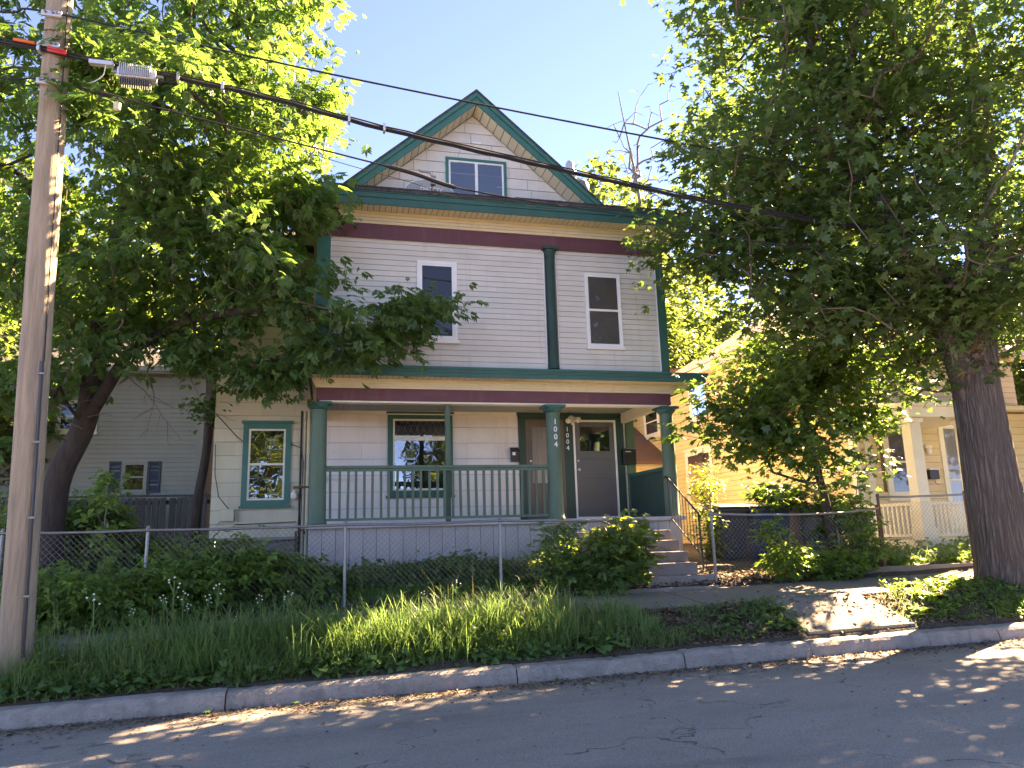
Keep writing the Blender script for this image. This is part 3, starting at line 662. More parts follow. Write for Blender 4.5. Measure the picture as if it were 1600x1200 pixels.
# conduits and wires on the wing wall
for (a, r_, zt) in ((-.50, .018, 3.98), (-.44, .022, 3.98), (-.37, .03, 3.98), (-.31, .016, 3.9)):
    b = MB(); b.tube([(a, 14.44, 1.2), (a, 14.44, zt)], r_, 8); b.build('conduit', M['wing'] if r_ > .02 else M['wire'], H)
b = MB(); b.tube([(-.62, 14.42, 2.55), (-.2, 14.42, 2.56)], .022, 8); b.build('pipe_arm', M['rusty'], H)
b = MB(); b.lathe((-.6, 14.42), [(.02, 2.32), (.06, 2.36), (.06, 2.44), (.02, 2.5)], 12); b.build('meter_globe', M['ytrim'], H)
b = MB(); b.tube([(-.55, 14.44, 1.25), (-.55, 14.4, 1.75), (-.42, 14.4, 1.78), (-.40, 14.4, 1.7)], .02, 8); b.build('gas_pipe', M['rusty'], H)
bx = MB().box(-1.86, -1.62, 14.38, 14.48, 1.96, 2.18).build('junction_box', M['wing'], H, bevel=.006)
MB().box(-1.84, -1.64, 14.372, 14.38, 1.98, 2.16).build('box_lid', M['wing'], bx)
b = MB(); b.tube([(-2.0, 14.43, 3.35), (-1.98, 14.43, 2.8), (-1.9, 14.43, 2.4), (-1.72, 14.43, 2.18)], .008, 5); b.tube([(-1.85, 14.43, 1.97), (-1.95, 14.43, 1.85), (-1.7, 14.43, 1.78), (-1.6, 14.43, 1.9), (-.55, 14.43, 1.93)], .007, 5)
b.tube([(-2.05, 14.4, 3.95), (-1.6, 14.2, 3.45), (-1.53, 14.4, 3.4)], .009, 5); b.tube([(-.68, 14.43, 3.35), (-.5, 14.4, 3.28), (-.45, 14.4, 3.0), (-.48, 14.4, 1.3)], .009, 5)
b.build('cable', M['wire'], H)
# front steps
for k, (zt, y0) in enumerate(((1.60, 12.02), (1.43, 11.72), (1.25, 11.42), (1.08, 11.12), (.90, 10.98), (.74, 10.84))):
    x1 = 5.70 if k < 4 else 5.9
    MB().box(4.05 if k < 4 else 3.95, x1, y0+random.uniform(-.01, .01), (12.38, 12.0, 11.7, 11.4, 11.1, 10.96)[k]+.03, zt-.19 if k < 5 else .4, zt).build('step', M['stepc'], H, bevel=.015)
MB().box(4.1, 5.66, 11.2, 12.37, .6, 1.06).build('step_base', M['stepc'], H)
# black iron handrail
P0, P1 = Vector((5.86, 12.36, 2.52)), Vector((5.86, 11.28, 1.84))
Q0, Q1 = Vector((5.86, 12.30, 1.80)), Vector((5.86, 11.18, 1.13))
b = MB(); b.tube([P0, P1, P1+Vector((0, -.05, -.06))], .016, 6); b.tube([Q0, Q1], .011, 6); b.tube([P0+Vector((0, .12, 0)), P0], .016, 6)
b.tube([P1, (5.86, 11.26, .95)], .015, 6); b.tube([P0+Vector((0, -.02, 0)), (5.86, 12.34, 1.75)], .013, 6)
pts = [(5.86, 11.26, 1.3), (5.86, 11.16, 1.2), (5.86, 11.12, 1.05), (5.86, 11.2, .98), (5.86, 11.24, 1.05)]; b.tube(pts, .009, 5)
hr = b.build('handrail', M['black'], H)
for k in range(1, 10):
    t = k/10; A = P0.lerp(P1, t); B_ = Q0.lerp(Q1, t-.02); b = MB(); b.tube([A, (5.86, A.y, B_.z)], .007, 4); b.build('iron_baluster', M['black'], hr)
# chimney stack
c = MB(); c.box(5.32, 5.46, 15.2, 15.34, 7.5, 9.45); ch = c.build('chimney', M['rusty'], H)
b = MB(); b.lathe((5.30, 15.2), [(.09, 9.0), (.09, 9.6), (.14, 9.62), (.14, 9.78), (.10, 9.86), (.10, 9.98), (.06, 10.04), (.01, 10.06)], 14); b.build('flue_cap', M['alu'], ch, smooth=True)
b = MB(); b.lathe((5.55, 15.25), [(.12, 9.2), (.2, 9.22), (.2, 9.5), (.14, 9.58)], 14); b.build('flue_cowl', M['steel'], ch, smooth=True)

# things mounted on the house
t = thing('mailbox', 'small black mailbox with a white label left of the curtained door', 'mailbox', (3.6, 14.46, 3.05))
MB().box(3.52, 3.67, 14.38, 14.478, 3.0, 3.24).build('box', M['black'], t, bevel=.01)
MB().add([(3.51, 14.37, 3.2), (3.68, 14.37, 3.2), (3.68, 14.478, 3.28), (3.51, 14.478, 3.28), (3.51, 14.37, 3.215), (3.68, 14.37, 3.215), (3.68, 14.478, 3.295), (3.51, 14.478, 3.295)], [(0, 3, 2, 1), (4, 5, 6, 7), (0, 1, 5, 4), (1, 2, 6, 5), (2, 3, 7, 6), (3, 0, 4, 7)]).build('lid', M['black'], t)
MB().box(3.54, 3.60, 14.372, 14.379, 3.13, 3.19).build('label', M['white'], t)
t = thing('mailbox', 'wide black mailbox on the green corner post right of the grey door', 'mailbox', (6.0, 14.4, 3.0))
MB().box(5.86, 6.14, 14.31, 14.438, 2.93, 3.22).build('box', M['black'], t, bevel=.012)
MB().box(5.85, 6.15, 14.30, 14.437, 3.221, 3.25).build('lid', M['black'], t, bevel=.008)
MB().box(5.9, 6.02, 14.302, 14.309, 3.18, 3.20).build('slot_trim', M['alu'], t)
t = thing('floodlight', 'white twin-head floodlight under the porch ceiling above the grey door', 'light', (4.78, 14.4, 3.98))
b = MB(); b.lathe((4.78, 14.35), [(.06, 3.84), (.06, 3.9), (.03, 3.93)], 14); b.build('base', M['ytrim'], t)
for (dx, dz) in ((-.1, 0), (.1, .02)):
    b = MB(); b.tube([(4.78+dx*.3, 14.33, 3.86+dz), (4.78+dx*.8, 14.27, 3.83+dz), (4.78+dx*1.1, 14.2, 3.80+dz)], [.025, .04, .06], 12); b.build('lamp_head', M['ytrim'], t, smooth=True)
b = MB(); b.tube([(4.78, 14.31, 3.84), (4.78, 14.27, 3.75)], [.03, .035], 10); b.build('sensor', M['ytrim'], t)
# satellite dish
t = thing('satellite_dish', 'grey oval satellite dish on the low roof below the attic window', 'satellite dish', (1.62, 12.5, 7.5))
b = MB(); rings = 6; seg = 28
for i_ in range(rings+1):
    rr = i_/rings
    for j_ in range(seg):
        an = 2*math.pi*j_/seg; b.v.append((1.66+.44*rr*math.cos(an), 12.50-.07*rr*rr+.0, 7.62+.26*rr*math.sin(an)))
for i_ in range(rings):
    for j_ in range(seg): b.f.append((i_*seg+j_, i_*seg+(j_+1) % seg, (i_+1)*seg+(j_+1) % seg, (i_+1)*seg+j_))
d_ = b.build('dish', M['dish'], t, smooth=True); sm = d_.modifiers.new('s', 'SOLIDIFY'); sm.thickness = .012
text('lettering', 'DIRECTV', Frame((0, 12.42, 0), (1, 0, 0), (0, -1, 0)), 1.70, 7.66, .10, 0, M['white'], t)
b = MB(); b.tube([(1.66+.445*math.cos(a_*.25), 12.43, 7.62+.265*math.sin(a_*.25)) for a_ in range(26)], .01, 5); b.build('rim', M['white'], t)
b = MB(); b.tube([(1.66, 12.45, 7.45), (1.66, 12.15, 7.42), (1.66, 11.98, 7.68)], .014, 6); b.tube([(1.42, 12.0, 7.84), (1.45, 12.0, 7.80), (1.62, 11.98, 7.78), (1.68, 11.98, 7.6)], .012, 6); b.box(1.63, 1.71, 11.94, 12.02, 7.56, 7.72); b.tube([(1.66, 12.5, 7.5), (1.66, 12.7, 7.42)], .02, 6)
b.build('feed_arm', M['steel'], t)

# ================================================================ yellow house
Yh = thing('frame_house', 'yellow clapboard house with white trim and a small portico numbered 1008', 'house', (14, 18, 1.05))
YS = Frame((11, 13.9, 0), (0, 1, 0), (-1, 0, 0)); YF = Frame((11, 13.9, 0), (1, 0, 0), (0, -1, 0))
MB().box(11.0, 19, 17.0, 23.3, 1.15, 6.15).build('wall', M['ygap'], Yh)
MB().box(11.0, 19, 13.9, 16.99, 1.15, 4.05).build('front_wall', M['ygap'], Yh)  # unseen height shaped as one low storey so sun reaches the sidewalk
MB().box(11.05, 18.9, 13.95, 23.2, .7, 1.15).build('foundation', M['stepc'], Yh)
clapboards(Yh, YS, M['yellow'], .12, 3.1, 1.15, 4.0, .135, .02)
clapboards(Yh, YS, M['yellow'], 3.1, 9.28, 1.15, 6.1, .135, .02, holes=[(6.1, 7.85, 2.2, 4.05), (6.1, 7.2, 4.9, 6.05)])
clapboards(Yh, YF, M['yellowpale'], .12, 7.9, 1.15, 4.0, .16, .02, holes=[(.62, 1.35, 2.25, 3.6), (2.2, 2.75, 1.5, 3.75)])
MB(YS).box(-.02, .12, 0, .03, 1.1, 4.05).build('corner_board', M['ytrim'], Yh); MB(YS).box(9.28, 9.42, 0, .03, 1.1, 6.12).build('corner_board', M['ytrim'], Yh)
MB(YF).box(0, .12, 0, .03, 1.1, 4.05).build('corner_board', M['ytrim'], Yh); MB(YF).box(.25, .42, 0, .035, 1.2, 3.9).build('wall_board', M['ytrim'], Yh)
clapboards(Yh, Frame((11, 17.0, 0), (1, 0, 0), (0, -1, 0)), M['yellowpale'], 0, 8, 4.2, 6.1, .16, .02)
window(Yh, YS, 6.13, 7.82, 2.16, 3.98, 'ytrim', .12, 'ytrim', 'lace', meet=.5, label='lower side window with lace curtains', head=.06)
window(Yh, YS, 6.08, 7.28, 4.87, 6.05, 'ytrim', .12, 'ytrim', 'lace', meet=.5, label='upper side window with lace curtains')
window(Yh, YF, .72, 1.55, 2.12, 3.70, 'ytrim', .11, 'ytrim', 'sheer', meet=.5, label='portico window with a grey blind', head=.06)
window(Yh, YF, 2.2, 2.78, 1.45, 3.78, 'ytrim', .10, 'ytrim', 'lace', meet=.45, label='narrow glazed door with a white frame', sill=False)
window(Yh, YF, 4.9, 6.0, 2.2, 3.8, 'ytrim', .12, 'ytrim', 'sheer', meet=.5)
MB().box(10.6, 19.4, 16.6, 23.7, 6.12, 6.3).build('eave', M['ytrim'], Yh)
MB().box(10.75, 19.3, 13.6, 16.99, 4.05, 4.15).build('front_eave', M['ytrim'], Yh)
b = MB(); b.prism([(13.55, 4.15), (16.98, 4.15), (16.98, 4.75)], 0, 10.7, 19.35); b.build('front_roof', M['brownroof'], Yh)
b = MB(); b.add([(10.55, 16.55, 6.3), (19.45, 16.55, 6.3), (19.45, 23.75, 6.3), (10.55, 23.75, 6.3), (14.5, 19.6, 8.8), (15.5, 19.6, 8.8), (15.5, 20.4, 8.8), (14.5, 20.4, 8.8)],
                [(0, 3, 2, 1), (0, 1, 5, 4), (1, 2, 6, 5), (2, 3, 7, 6), (3, 0, 4, 7), (4, 5, 6, 7)]); b.build('roof', M['brownroof'], Yh)
# rear wing and lean-to
YW = Frame((11.3, 23.45, 0), (0, 1, 0), (-1, 0, 0))
MB().box(11.3, 17, 23.42, 30, 1.2, 7.1).build('rear_wing', M['ygap'], Yh)
clapboards(Yh, YW, M['yellow'], 0, 6.5, 1.2, 7.0, .135, .02)
window(Yh, YW, .65, 1.95, 4.85, 6.0, 'ytrim', .12, 'ytrim', 'sheer', meet=.5, label='upper window of the rear wing')
YL = Frame((8.2, 23.5, 0), (1, 0, 0), (0, -1, 0))
MB().box(8.2, 11.27, 23.5, 28, 1.1, 3.75).build('lean_to', M['yellow'], Yh)
clapboards(Yh, YL, M['yellow'], 0, 3.0, 1.15, 3.6, .19, .02)
MB(YL).box(-.1, 3.06, 0, .05, 3.6, 3.78).build('lean_to_frieze', M['yellowpale'], Yh)
b = MB(); b.add([(8.0, 23.3, 3.78), (11.28, 23.3, 3.78), (11.28, 28, 6.25), (8.0, 28, 6.25), (8.0, 23.3, 3.86), (11.28, 23.3, 3.86), (11.28, 28, 6.33), (8.0, 28, 6.33)], [(0, 3, 2, 1), (4, 5, 6, 7), (0, 1, 5, 4), (1, 2, 6, 5), (2, 3, 7, 6), (3, 0, 4, 7)])
b.build('lean_to_roof', M['brownroof'], Yh)
b = MB(); b.tube([(10.96, 20.9, 5.6), (10.94, 20.6, 5.0), (10.95, 20.3, 4.5), (10.95, 20.5, 3.9), (10.95, 20.55, 3.5)], .012, 5); b.build('cable', M['wire'], Yh)
# portico
MB().box(11.0, 12.75, 12.2, 13.88, 1.05, 1.27).build('portico_floor', M['ytrim'], Yh)
MB().box(10.9, 12.85, 12.1, 13.86, 3.62, 3.82).build('portico_cornice', M['ytrim'], Yh)
MB().box(10.8, 12.95, 12.0, 13.86, 3.82, 3.9).build('portico_roof', M['ytrim'], Yh)
for a in (11.0, 12.25):
    b = MB(); b.box(a, a+.24, 12.22, 12.46, 1.27, 3.60); b.box(a-.04, a+.28, 12.18, 12.5, 3.52, 3.61); b.box(a-.04, a+.28, 12.18, 12.5, 1.27, 1.5); b.build('portico_post', M['ytrim'], Yh, bevel=.006)
text('house_number', '1008', Frame((0, 12.21, 0), (1, 0, 0), (0, -1, 0)), 12.37, 3.12, .13, 0, M['black'], Yh, vertical=True)
rl = MB().box(11.02, 11.08, 12.46, 13.86, 1.93, 1.99).build('portico_railing', M['ytrim'], Yh)
MB().box(11.02, 11.08, 12.46, 13.86, 1.33, 1.38).build('bottom_rail', M['ytrim'], rl)
for k in range(11): piece('baluster', rl, W, 'box', M['ytrim'], 11.03, 11.07, 12.5+k*.125, 12.55+k*.125, 1.38, 1.93)
rl = MB().box(11.24, 12.25, 12.3, 12.36, 1.93, 1.99).build('portico_railing', M['ytrim'], Yh)
MB().box(11.24, 12.25, 12.3, 12.36, 1.33, 1.38).build('bottom_rail', M['ytrim'], rl)
for k in range(9): piece('baluster', rl, W, 'box', M['ytrim'], 11.3+k*.105, 11.345+k*.105, 12.31, 12.35, 1.38, 1.93)
t = thing('mailbox', 'small dark mailbox on the yellow portico wall beside the narrow glazed door', 'mailbox', (12.85, 13.85, 2.65))
MB().box(12.74, 12.98, 13.76, 13.868, 2.52, 2.72).build('box', M['black'], t, bevel=.008)
MB().box(12.73, 12.99, 13.745, 13.868, 2.722, 2.75).build('lid', M['alu'], t)
b = MB(); b.tube([(12.86, 13.8, 2.52), (12.88, 13.78, 2.42), (12.94, 13.78, 2.4)], .006, 5); b.build('paper_hook', M['black'], t)
t = thing('porch_lamp', 'round white porch lamp on the yellow wall above the mailbox', 'light', (12.83, 13.8, 3.2))
b = MB(); b.lathe((12.83, 13.8), [(.02, 3.06), (.05, 3.09), (.06, 3.14), (.04, 3.2)], 12); b.build('globe', M['white'], t, smooth=True)
MB().box(12.75, 12.92, 13.79, 13.868, 3.2, 3.26).build('mount', M['ytrim'], t)

# ================================================================ pale house at the left
Lh = thing('frame_house', 'pale grey vinyl-sided house behind the wooden fence at the left', 'house', (-7, 20, 1.1))
LF = Frame((-12, 20, 0), (1, 0, 0), (0, -1, 0))
MB().box(-12, -3.08, 20.0, 28, 1.0, 5.75).build('wall', M['gapshade'], Lh)
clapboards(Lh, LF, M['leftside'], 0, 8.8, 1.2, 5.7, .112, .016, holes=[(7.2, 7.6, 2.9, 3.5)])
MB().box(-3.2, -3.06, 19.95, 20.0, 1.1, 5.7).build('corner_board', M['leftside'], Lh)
MB().box(-12.4, -2.9, 19.55, 28.3, 5.72, 5.86).build('eave', M['leftside'], Lh)
b = MB(); b.add([(-12.4, 19.5, 5.86), (-2.85, 19.5, 5.86), (-2.85, 28.4, 5.86), (-12.4, 28.4, 5.86), (-8, 24, 7.9), (-6.2, 24, 7.9)], [(0, 3, 2, 1), (0, 1, 5, 4), (1, 2, 5), (2, 3, 4, 5), (3, 0, 4)]); b.build('roof', M['greyroof'], Lh)
MB().box(-12.4, -2.85, 19.44, 19.5, 5.76, 5.88).build('gutter', M['leftside'], Lh)
window(Lh, LF, 7.12, 7.70, 2.83, 3.60, 'leftside', .05, 'leftside', 'inside', meet=.5, label='small window between navy shutters')
for a in (6.84, 7.72):
    s_ = MB(LF).frame_rect(a, a+.28, 2.83, 3.60, .04, .0, .04).build('shutter', M['navy'], Lh)
    for k in range(8): piece('louvre', s_, LF, 'clap', M['navy'], a+.04, a+.24, .0, .03, 2.87+k*.086, 2.87+(k+1)*.086)
window(Lh, LF, 5.6, 6.5, 4.3, 5.1, 'ytrim', .06, 'ytrim', 'inside', meet=.5)
MB().box(-4.6, -4.5, 21.2, 21.3, 6.4, 6.9).build('roof_vent', M['ytrim'], Lh)
MB().box(-4.1, -3.95, 20.6, 20.75, 6.2, 6.4).build('roof_vent', M['black'], Lh)
Rh = thing('house', 'far house with a sunlit red roof just above the pale house', 'house', (-3.5, 30, 1.2))
MB().box(-9, .5, 29, 36, 1.2, 7.0).build('wall', M['leftside'], Rh)
b = MB(); b.add([(-9.4, 28.6, 7), (.9, 28.6, 7), (.9, 36.4, 7), (-9.4, 36.4, 7), (-6, 32.5, 9.3), (-2.5, 32.5, 9.3)], [(0, 3, 2, 1), (0, 1, 5, 4), (1, 2, 5), (2, 3, 4, 5), (3, 0, 4)]); b.build('roof', M['brownroof'], Rh)
window(Rh, Frame((0, 29, 0), (1, 0, 0), (0, -1, 0)), -4.5, -3.6, 3.5, 5, 'ytrim', .08, 'ytrim', 'inside')
# wooden fence
Wf = thing('wooden_fence', 'dark weathered wooden picket fence in front of the pale house', 'fence', (-5, 18, 1.1))
b = MB(); b.box(-10, -2.2, 18.03, 18.08, 2.45, 2.54); b.box(-10, -2.2, 18.03, 18.08, 1.4, 1.5); b.box(-10, -2.2, 17.96, 18.1, 2.62, 2.66); b.build('rail', M['picket'], Wf)
x = -9.9
while x < -2.3:
    wd = random.choice((.10, .14, .14)); piece('picket', Wf, Frame((0, 18.0, 0), (1, 0, 0), (0, -1, 0)), 'box', M['picket'], x, x+wd-.012, -.03 if random.random() < .3 else 0, .0 if False else .022, 1.1, 2.61+random.uniform(-.02, .0)); x += wd+random.choice((.0, .01, .02, .06))

# ================================================================ chain-link fences
def chain(name, label, pts, mat_r='steel', pitch=.078, posts=None, sag=None, postmats=None):
    t = thing(name, label, 'fence', (pts[0][0], pts[0][1], pts[0][3]), 'chain-link fences along the sidewalk')
    for k, (x, y, zt, zb) in enumerate(pts):
        if posts is not None and not posts[k]: continue
        b = MB(); b.tube([(x, y, zb-.1), (x, y, zt+.02)], .024, 8); pm = M[postmats[k]] if postmats else M[mat_r]; p_ = b.build('post', pm, t, smooth=False)
        b = MB(); b.lathe((x, y), [(.028, zt+.005), (.03, zt+.03), (.018, zt+.055), (.004, zt+.06)], 8); b.build('post_cap', pm, p_)
    b = MB(); line = []
    for k in range(len(pts)-1):
        a, c = Vector(pts[k][:3]), Vector(pts[k+1][:3])
        for q in range(6):
            v = a.lerp(c, q/6); v.z += random.uniform(-.004, .004)-.012*math.sin(math.pi*q/6); line.append(v+Vector((0, -.03, 0)))
    line.append(Vector(pts[-1][:3])+Vector((0, -.03, 0)))
    b.tube(line, .0185, 8); b.build('top_rail', M[mat_r], t, smooth=True)
    b = MB()
    for k in range(len(pts)-1):
        x0, y0, t0, b0 = pts[k]; x1, y1, t1, b1 = pts[k+1]; L = math.hypot(x1-x0, y1-y0)
        ztop = lambda s: t0+(t1-t0)*s/L-.02; zbot = lambda s: b0+(b1-b0)*s/L+.03
        Hh = 1.25
        for sg in (1, -1):
            s = -Hh
            while s < L+Hh:
                P = []
                for q in range(9):
                    h = Hh*q/8; ss = s+sg*h; zz = min(ztop(0), ztop(L))-Hh+.15+h if False else None
                    zz = min(b0, b1)+h
                    if 0 <= ss <= L and zbot(ss)-.02 <= zz <= ztop(ss)+.03:
                        wv = math.sin(ss*5+zz*7)*.009+.02*math.sin(ss*1.7+k)*max(0, zz-b0-.5)
                        P.append((x0+(x1-x0)*ss/L, y0+(y1-y0)*ss/L-.012*sg+wv*1.5, zz+wv))
                if len(P) > 1: b.tube(P, .0021, 3, caps=False)
                s += pitch
    m_ = b.build('wire_mesh', M['steel'], t); m_['kind'] = 'stuff'
    return t
chain('chain_link_fence', 'long grey chain-link fence in front of the porch, sagging mesh and pale top rail',
      [(-5.6, 10.95, 1.80, .62), (-4.0, 10.95, 1.79, .66), (-2.30, 10.95, 1.785, .70), (.25, 10.95, 1.79, .78), (2.47, 10.95, 1.80, .82), (4.77, 10.95, 1.765, .77)])
chain('chain_link_fence', 'low chain-link fence panel from the gate post to the sapling, in front of the bins',
      [(5.93, 11.0, 1.82, .79), (8.0, 11.05, 1.79, .80), (9.10, 11.1, 1.86, .86)], postmats=['steel', 'steel', 'rusty'], posts=[1, 0, 1])
chain('chain_link_fence', 'chain-link fence with rusty posts in front of the yellow portico',
      [(9.18, 11.15, 2.05, .86), (10.98, 11.15, 2.07, .92), (13.6, 11.15, 2.10, .95)], postmats=['rusty', 'rusty', 'steel'])
t = thing('gate_frame', 'short bent gate frame hanging at the fence post beside the steps', 'gate', (4.7, 10.97, .8))
b = MB(); b.tube([(4.70, 10.97, .85), (4.69, 10.97, 1.76)], .014, 6); b.build('upright', M['steel'], t)
b = MB(); b.tube([(4.69, 10.97, 1.72), (4.4, 10.97, 1.70), (4.1, 10.97, 1.73)], .012, 6); b.build('loose_rail', M['steel'], t)

# ================================================================ wheelie bins
def bin_(x, y, zb, m, label, wd=.6, dp=.62, h=1.08, rot=0):
    t = thing('wheelie_bin', label, 'bin', (x, y, zb)); b = MB()
    w0, w1 = wd*.40, wd*.5; d0, d1 = dp*.40, dp*.5; hb = h*.9
    b.add([(x-w0, y-d0, zb+.04), (x+w0, y-d0, zb+.04), (x+w0, y+d0, zb+.04), (x-w0, y+d0, zb+.04), (x-w1, y-d1, zb+hb), (x+w1, y-d1, zb+hb), (x+w1, y+d1, zb+hb), (x-w1, y+d1, zb+hb)],
          [(0, 3, 2, 1), (4, 5, 6, 7), (0, 1, 5, 4), (1, 2, 6, 5), (2, 3, 7, 6), (3, 0, 4, 7)]); bd = b.build('body', M[m], t, bevel=.03)
    b = MB(); b.box(x-w1-.02, x+w1+.02, y-d1-.02, y+d1+.02, zb+hb-.06, zb+hb); b.build('rim', M[m], bd, bevel=.01)
    b = MB(); b.add([(x-w1-.03, y-d1-.05, zb+hb+.003), (x+w1+.03, y-d1-.05, zb+hb+.003), (x+w1+.03, y+d1+.03, zb+hb+.003), (x-w1-.03, y+d1+.03, zb+hb+.003), (x-w1-.01, y-d1-.03, zb+hb+.04), (x+w1+.01, y-d1-.03, zb+hb+.04), (x+w1-.02, y+d1, zb+h), (x-w1+.02, y+d1, zb+h)],
                    [(0, 3, 2, 1), (4, 5, 6, 7), (0, 1, 5, 4), (1, 2, 6, 5), (2, 3, 7, 6), (3, 0, 4, 7)]); b.build('lid', M[m], t, bevel=.012)
    b = MB(); b.tube([(x-w1+.04, y+d1+.06, zb+hb-.02), (x+w1-.04, y+d1+.06, zb+hb-.02)], .016, 8); b.build('handle', M[m], t)
    for s in (-1, 1):
        b = MB(); b.tube([(x+s*(w0+.0), y+d0, zb+.12), (x+s*(w0+.05), y+d0, zb+.12)], .12, 14); b.build('wheel', M['black'], t)
bin_(7.42, 13.2, .99, 'bin_dark', 'dark grey wheelie bin standing nearest the porch handrail')
bin_(8.25, 13.25, .99, 'bin_blue', 'blue wheelie bin behind the chain-link fence panel', wd=.86)
bin_(9.35, 13.3, .99, 'bin_dark', 'black wheelie bin behind the sapling, rightmost of the bins', wd=.9)

# ================================================================ utility pole and its cables
pl = thing('utility_pole', 'weathered grey wooden utility pole leaning slightly at the left edge', 'utility pole', (-3.10, 9.1, .5))
def pole_c(z): t_ = (z-.6)/7.6; return Vector((-3.10-.20*t_, 9.1-.02*t_, z))
b = MB(); N = 40
pv = []
for q in range(N+1):
    z = .3+q*(10.2-.3)/N; c = pole_c(z); r_ = .158-.004*(z-.3)/2
    for j_ in range(28):
        an = 2*math.pi*j_/28; rr = r_*(1+.02*math.sin(an*3+z)+.012*math.sin(an*7+z*2)); pv.append((c.x+rr*math.cos(an), c.y+rr*math.sin(an), z))
b.v = pv
for q in range(N):
    for j_ in range(28): b.f.append((q*28+j_, q*28+(j_+1) % 28, (q+1)*28+(j_+1) % 28, (q+1)*28+j_))
b.build('shaft', M['pole'], pl, smooth=True)
# riser conduit on the right-front of the pole
pts = [pole_c(z)+Vector((.115, -.125+(.0 if z > 2.6 else .0), 0)) for z in np.linspace(.5, 3.6, 12)]
b = MB(); b.tube(pts, .016, 6); cdt = b.build('riser_conduit', M['black'], pl)
b = MB(); b.tube([pole_c(z)+Vector((.125, -.112, 0)) for z in np.linspace(3.6, 9.5, 12)], .007, 5); b.build('ground_wire', M['wire'], pl)
for z in (1.1, 1.9, 2.7, 3.45):
    c = pole_c(z)+Vector((.115, -.13, 0)); MB().box(c.x-.035, c.x+.035, c.y-.02, c.y+.01, z, z+.02).build('strap', M['steel'], cdt)
SC = 8.92/9.3
def wp(x, z, y=8.92): return Vector((x*SC, y, 1.6+(z-1.6)*SC))
def bracket(z):
    c = pole_c(z); MB().box(c.x-.13, c.x+.09, c.y-.185, c.y-.15, z-.03, z+.04).build('bracket', M['alu'], pl, bevel=.004)
    for dx in (-.08, 0, .05):
        b = MB(); b.tube([(c.x+dx, c.y-.18, z+.01), (c.x+dx, c.y-.215, z+.01)], .016, 6); b.build('bolt', M['steel'], pl)
for zz in (wp(0, 8.09).z, wp(0, 7.60).z+.06, wp(0, 7.16).z): bracket(zz)
def smooth_pts(P, n=8):
    P = [Vector(p) for p in P]; out = []
    for i_ in range(len(P)-1):
        p0, p1, p2, p3 = P[max(i_-1, 0)], P[i_], P[i_+1], P[min(i_+2, len(P)-1)]
        for q in range(n):
            t = q/n; out.append(.5*((2*p1)+(-p0+p2)*t+(2*p0-5*p1+4*p2-p3)*t*t+(-p0+3*p1-3*p2+p3)*t**3))
    out.append(P[-1]); return out
cg = 'overhead cables on the utility pole'
c1 = smooth_pts([wp(-12, 8.2), wp(-6, 7.98), wp(-4.01, 8.04), wp(-3.39, 8.11), wp(.29, 7.67), wp(5.38, 7.2), wp(9, 6.95), wp(16, 6.9)])
b = MB(); b.tube(c1, .0125, 6); tag(b.build('overhead_cable', M['wire'], smooth=True), 'thin black overhead cable highest on the pole, crossing the gable peak', 'cable', cg)
t = thing('overhead_cable', 'thick black bundled overhead cable with red and orange sleeves, crossing above the attic window', 'cable', (-3.3, 8.92, 7.3), cg)
c2 = smooth_pts([wp(-12, 7.9), wp(-6, 7.66), wp(-3.98, 7.64), wp(-2.91, 7.52), wp(-.93, 7.28), wp(.64, 6.99), wp(3.33, 6.6), wp(5.82, 6.29), wp(9, 6.1), wp(16, 6.3)])
for dy, dz, r_ in ((0, 0, .016), (.03, .024, .012), (-.02, .022, .010), (.01, -.022, .012)):
    b = MB(); b.tube([p+Vector((0, dy, dz+.006*math.sin(p.x*9+dy*50))) for p in c2], r_, 6); b.build('strand', M['wire'], t, smooth=True)
def on2(x): return min(c2, key=lambda q: abs(q.x-x)).z
for (xa, xb, dz, mm) in ((-3.66, -3.44, .03, 'orange'), (-3.30, -3.10, .012, 'red'), (-3.30, -3.10, -.022, 'red')):
    b = MB(); b.tube([Vector((xa, 8.875, on2(xa)+dz)), Vector((xb, 8.875, on2(xb)+dz))], .018, 8); b.build('cable_sleeve', M[mm], t, smooth=True)
for x in (-3.42, -2.35, -1.75, -1.28, .1, .55): 
    p = min(c2, key=lambda q: abs(q.x-x)); MB().box(p.x-.015, p.x+.015, p.y-.045, p.y+.05, p.z-.05, p.z+.055).build('lashing_clamp', M['alu'], t)
c3 = smooth_pts([wp(-12, 7.3), wp(-6, 7.17), wp(-3.93, 7.15), wp(-3.35, 7.17), wp(-1.22, 6.79), wp(.2, 6.53), wp(.98, 6.385), wp(1.5, 6.24), wp(2.0, 6.17), wp(2.84, 6.09), wp(4.27, 5.99), wp(6.3, 5.74), wp(10, 5.6), wp(16, 5.7)])
t = thing('overhead_cable', 'lowest black overhead cable with a thick splice hanging in front of the attic window', 'cable', (-3.3, 8.92, 6.9), cg)
b = MB(); b.tube(c3, [.011+(.016 if .62 < p.x < 1.55 else 0)+(.012 if -2.95 < p.x < -2.5 else 0) for p in c3], 6); b.build('strand', M['wire'], t, smooth=True)
b = MB(); b.tube([p+Vector((0, .03, -.03-.09*math.sin(max(0, min(1, (p.x+1)/4))*math.pi))) for p in c3 if -1 < p.x < 3], .005, 5); b.build('drop_wire', M['wire'], t)
b = MB(); b.lathe((wp(-2.63, 6.98).x, 8.92), [(.01, 6.66), (.04, 6.67), (.042, 6.75), (.01, 6.77)], 8); b.build('tag', M['ytrim'], t)
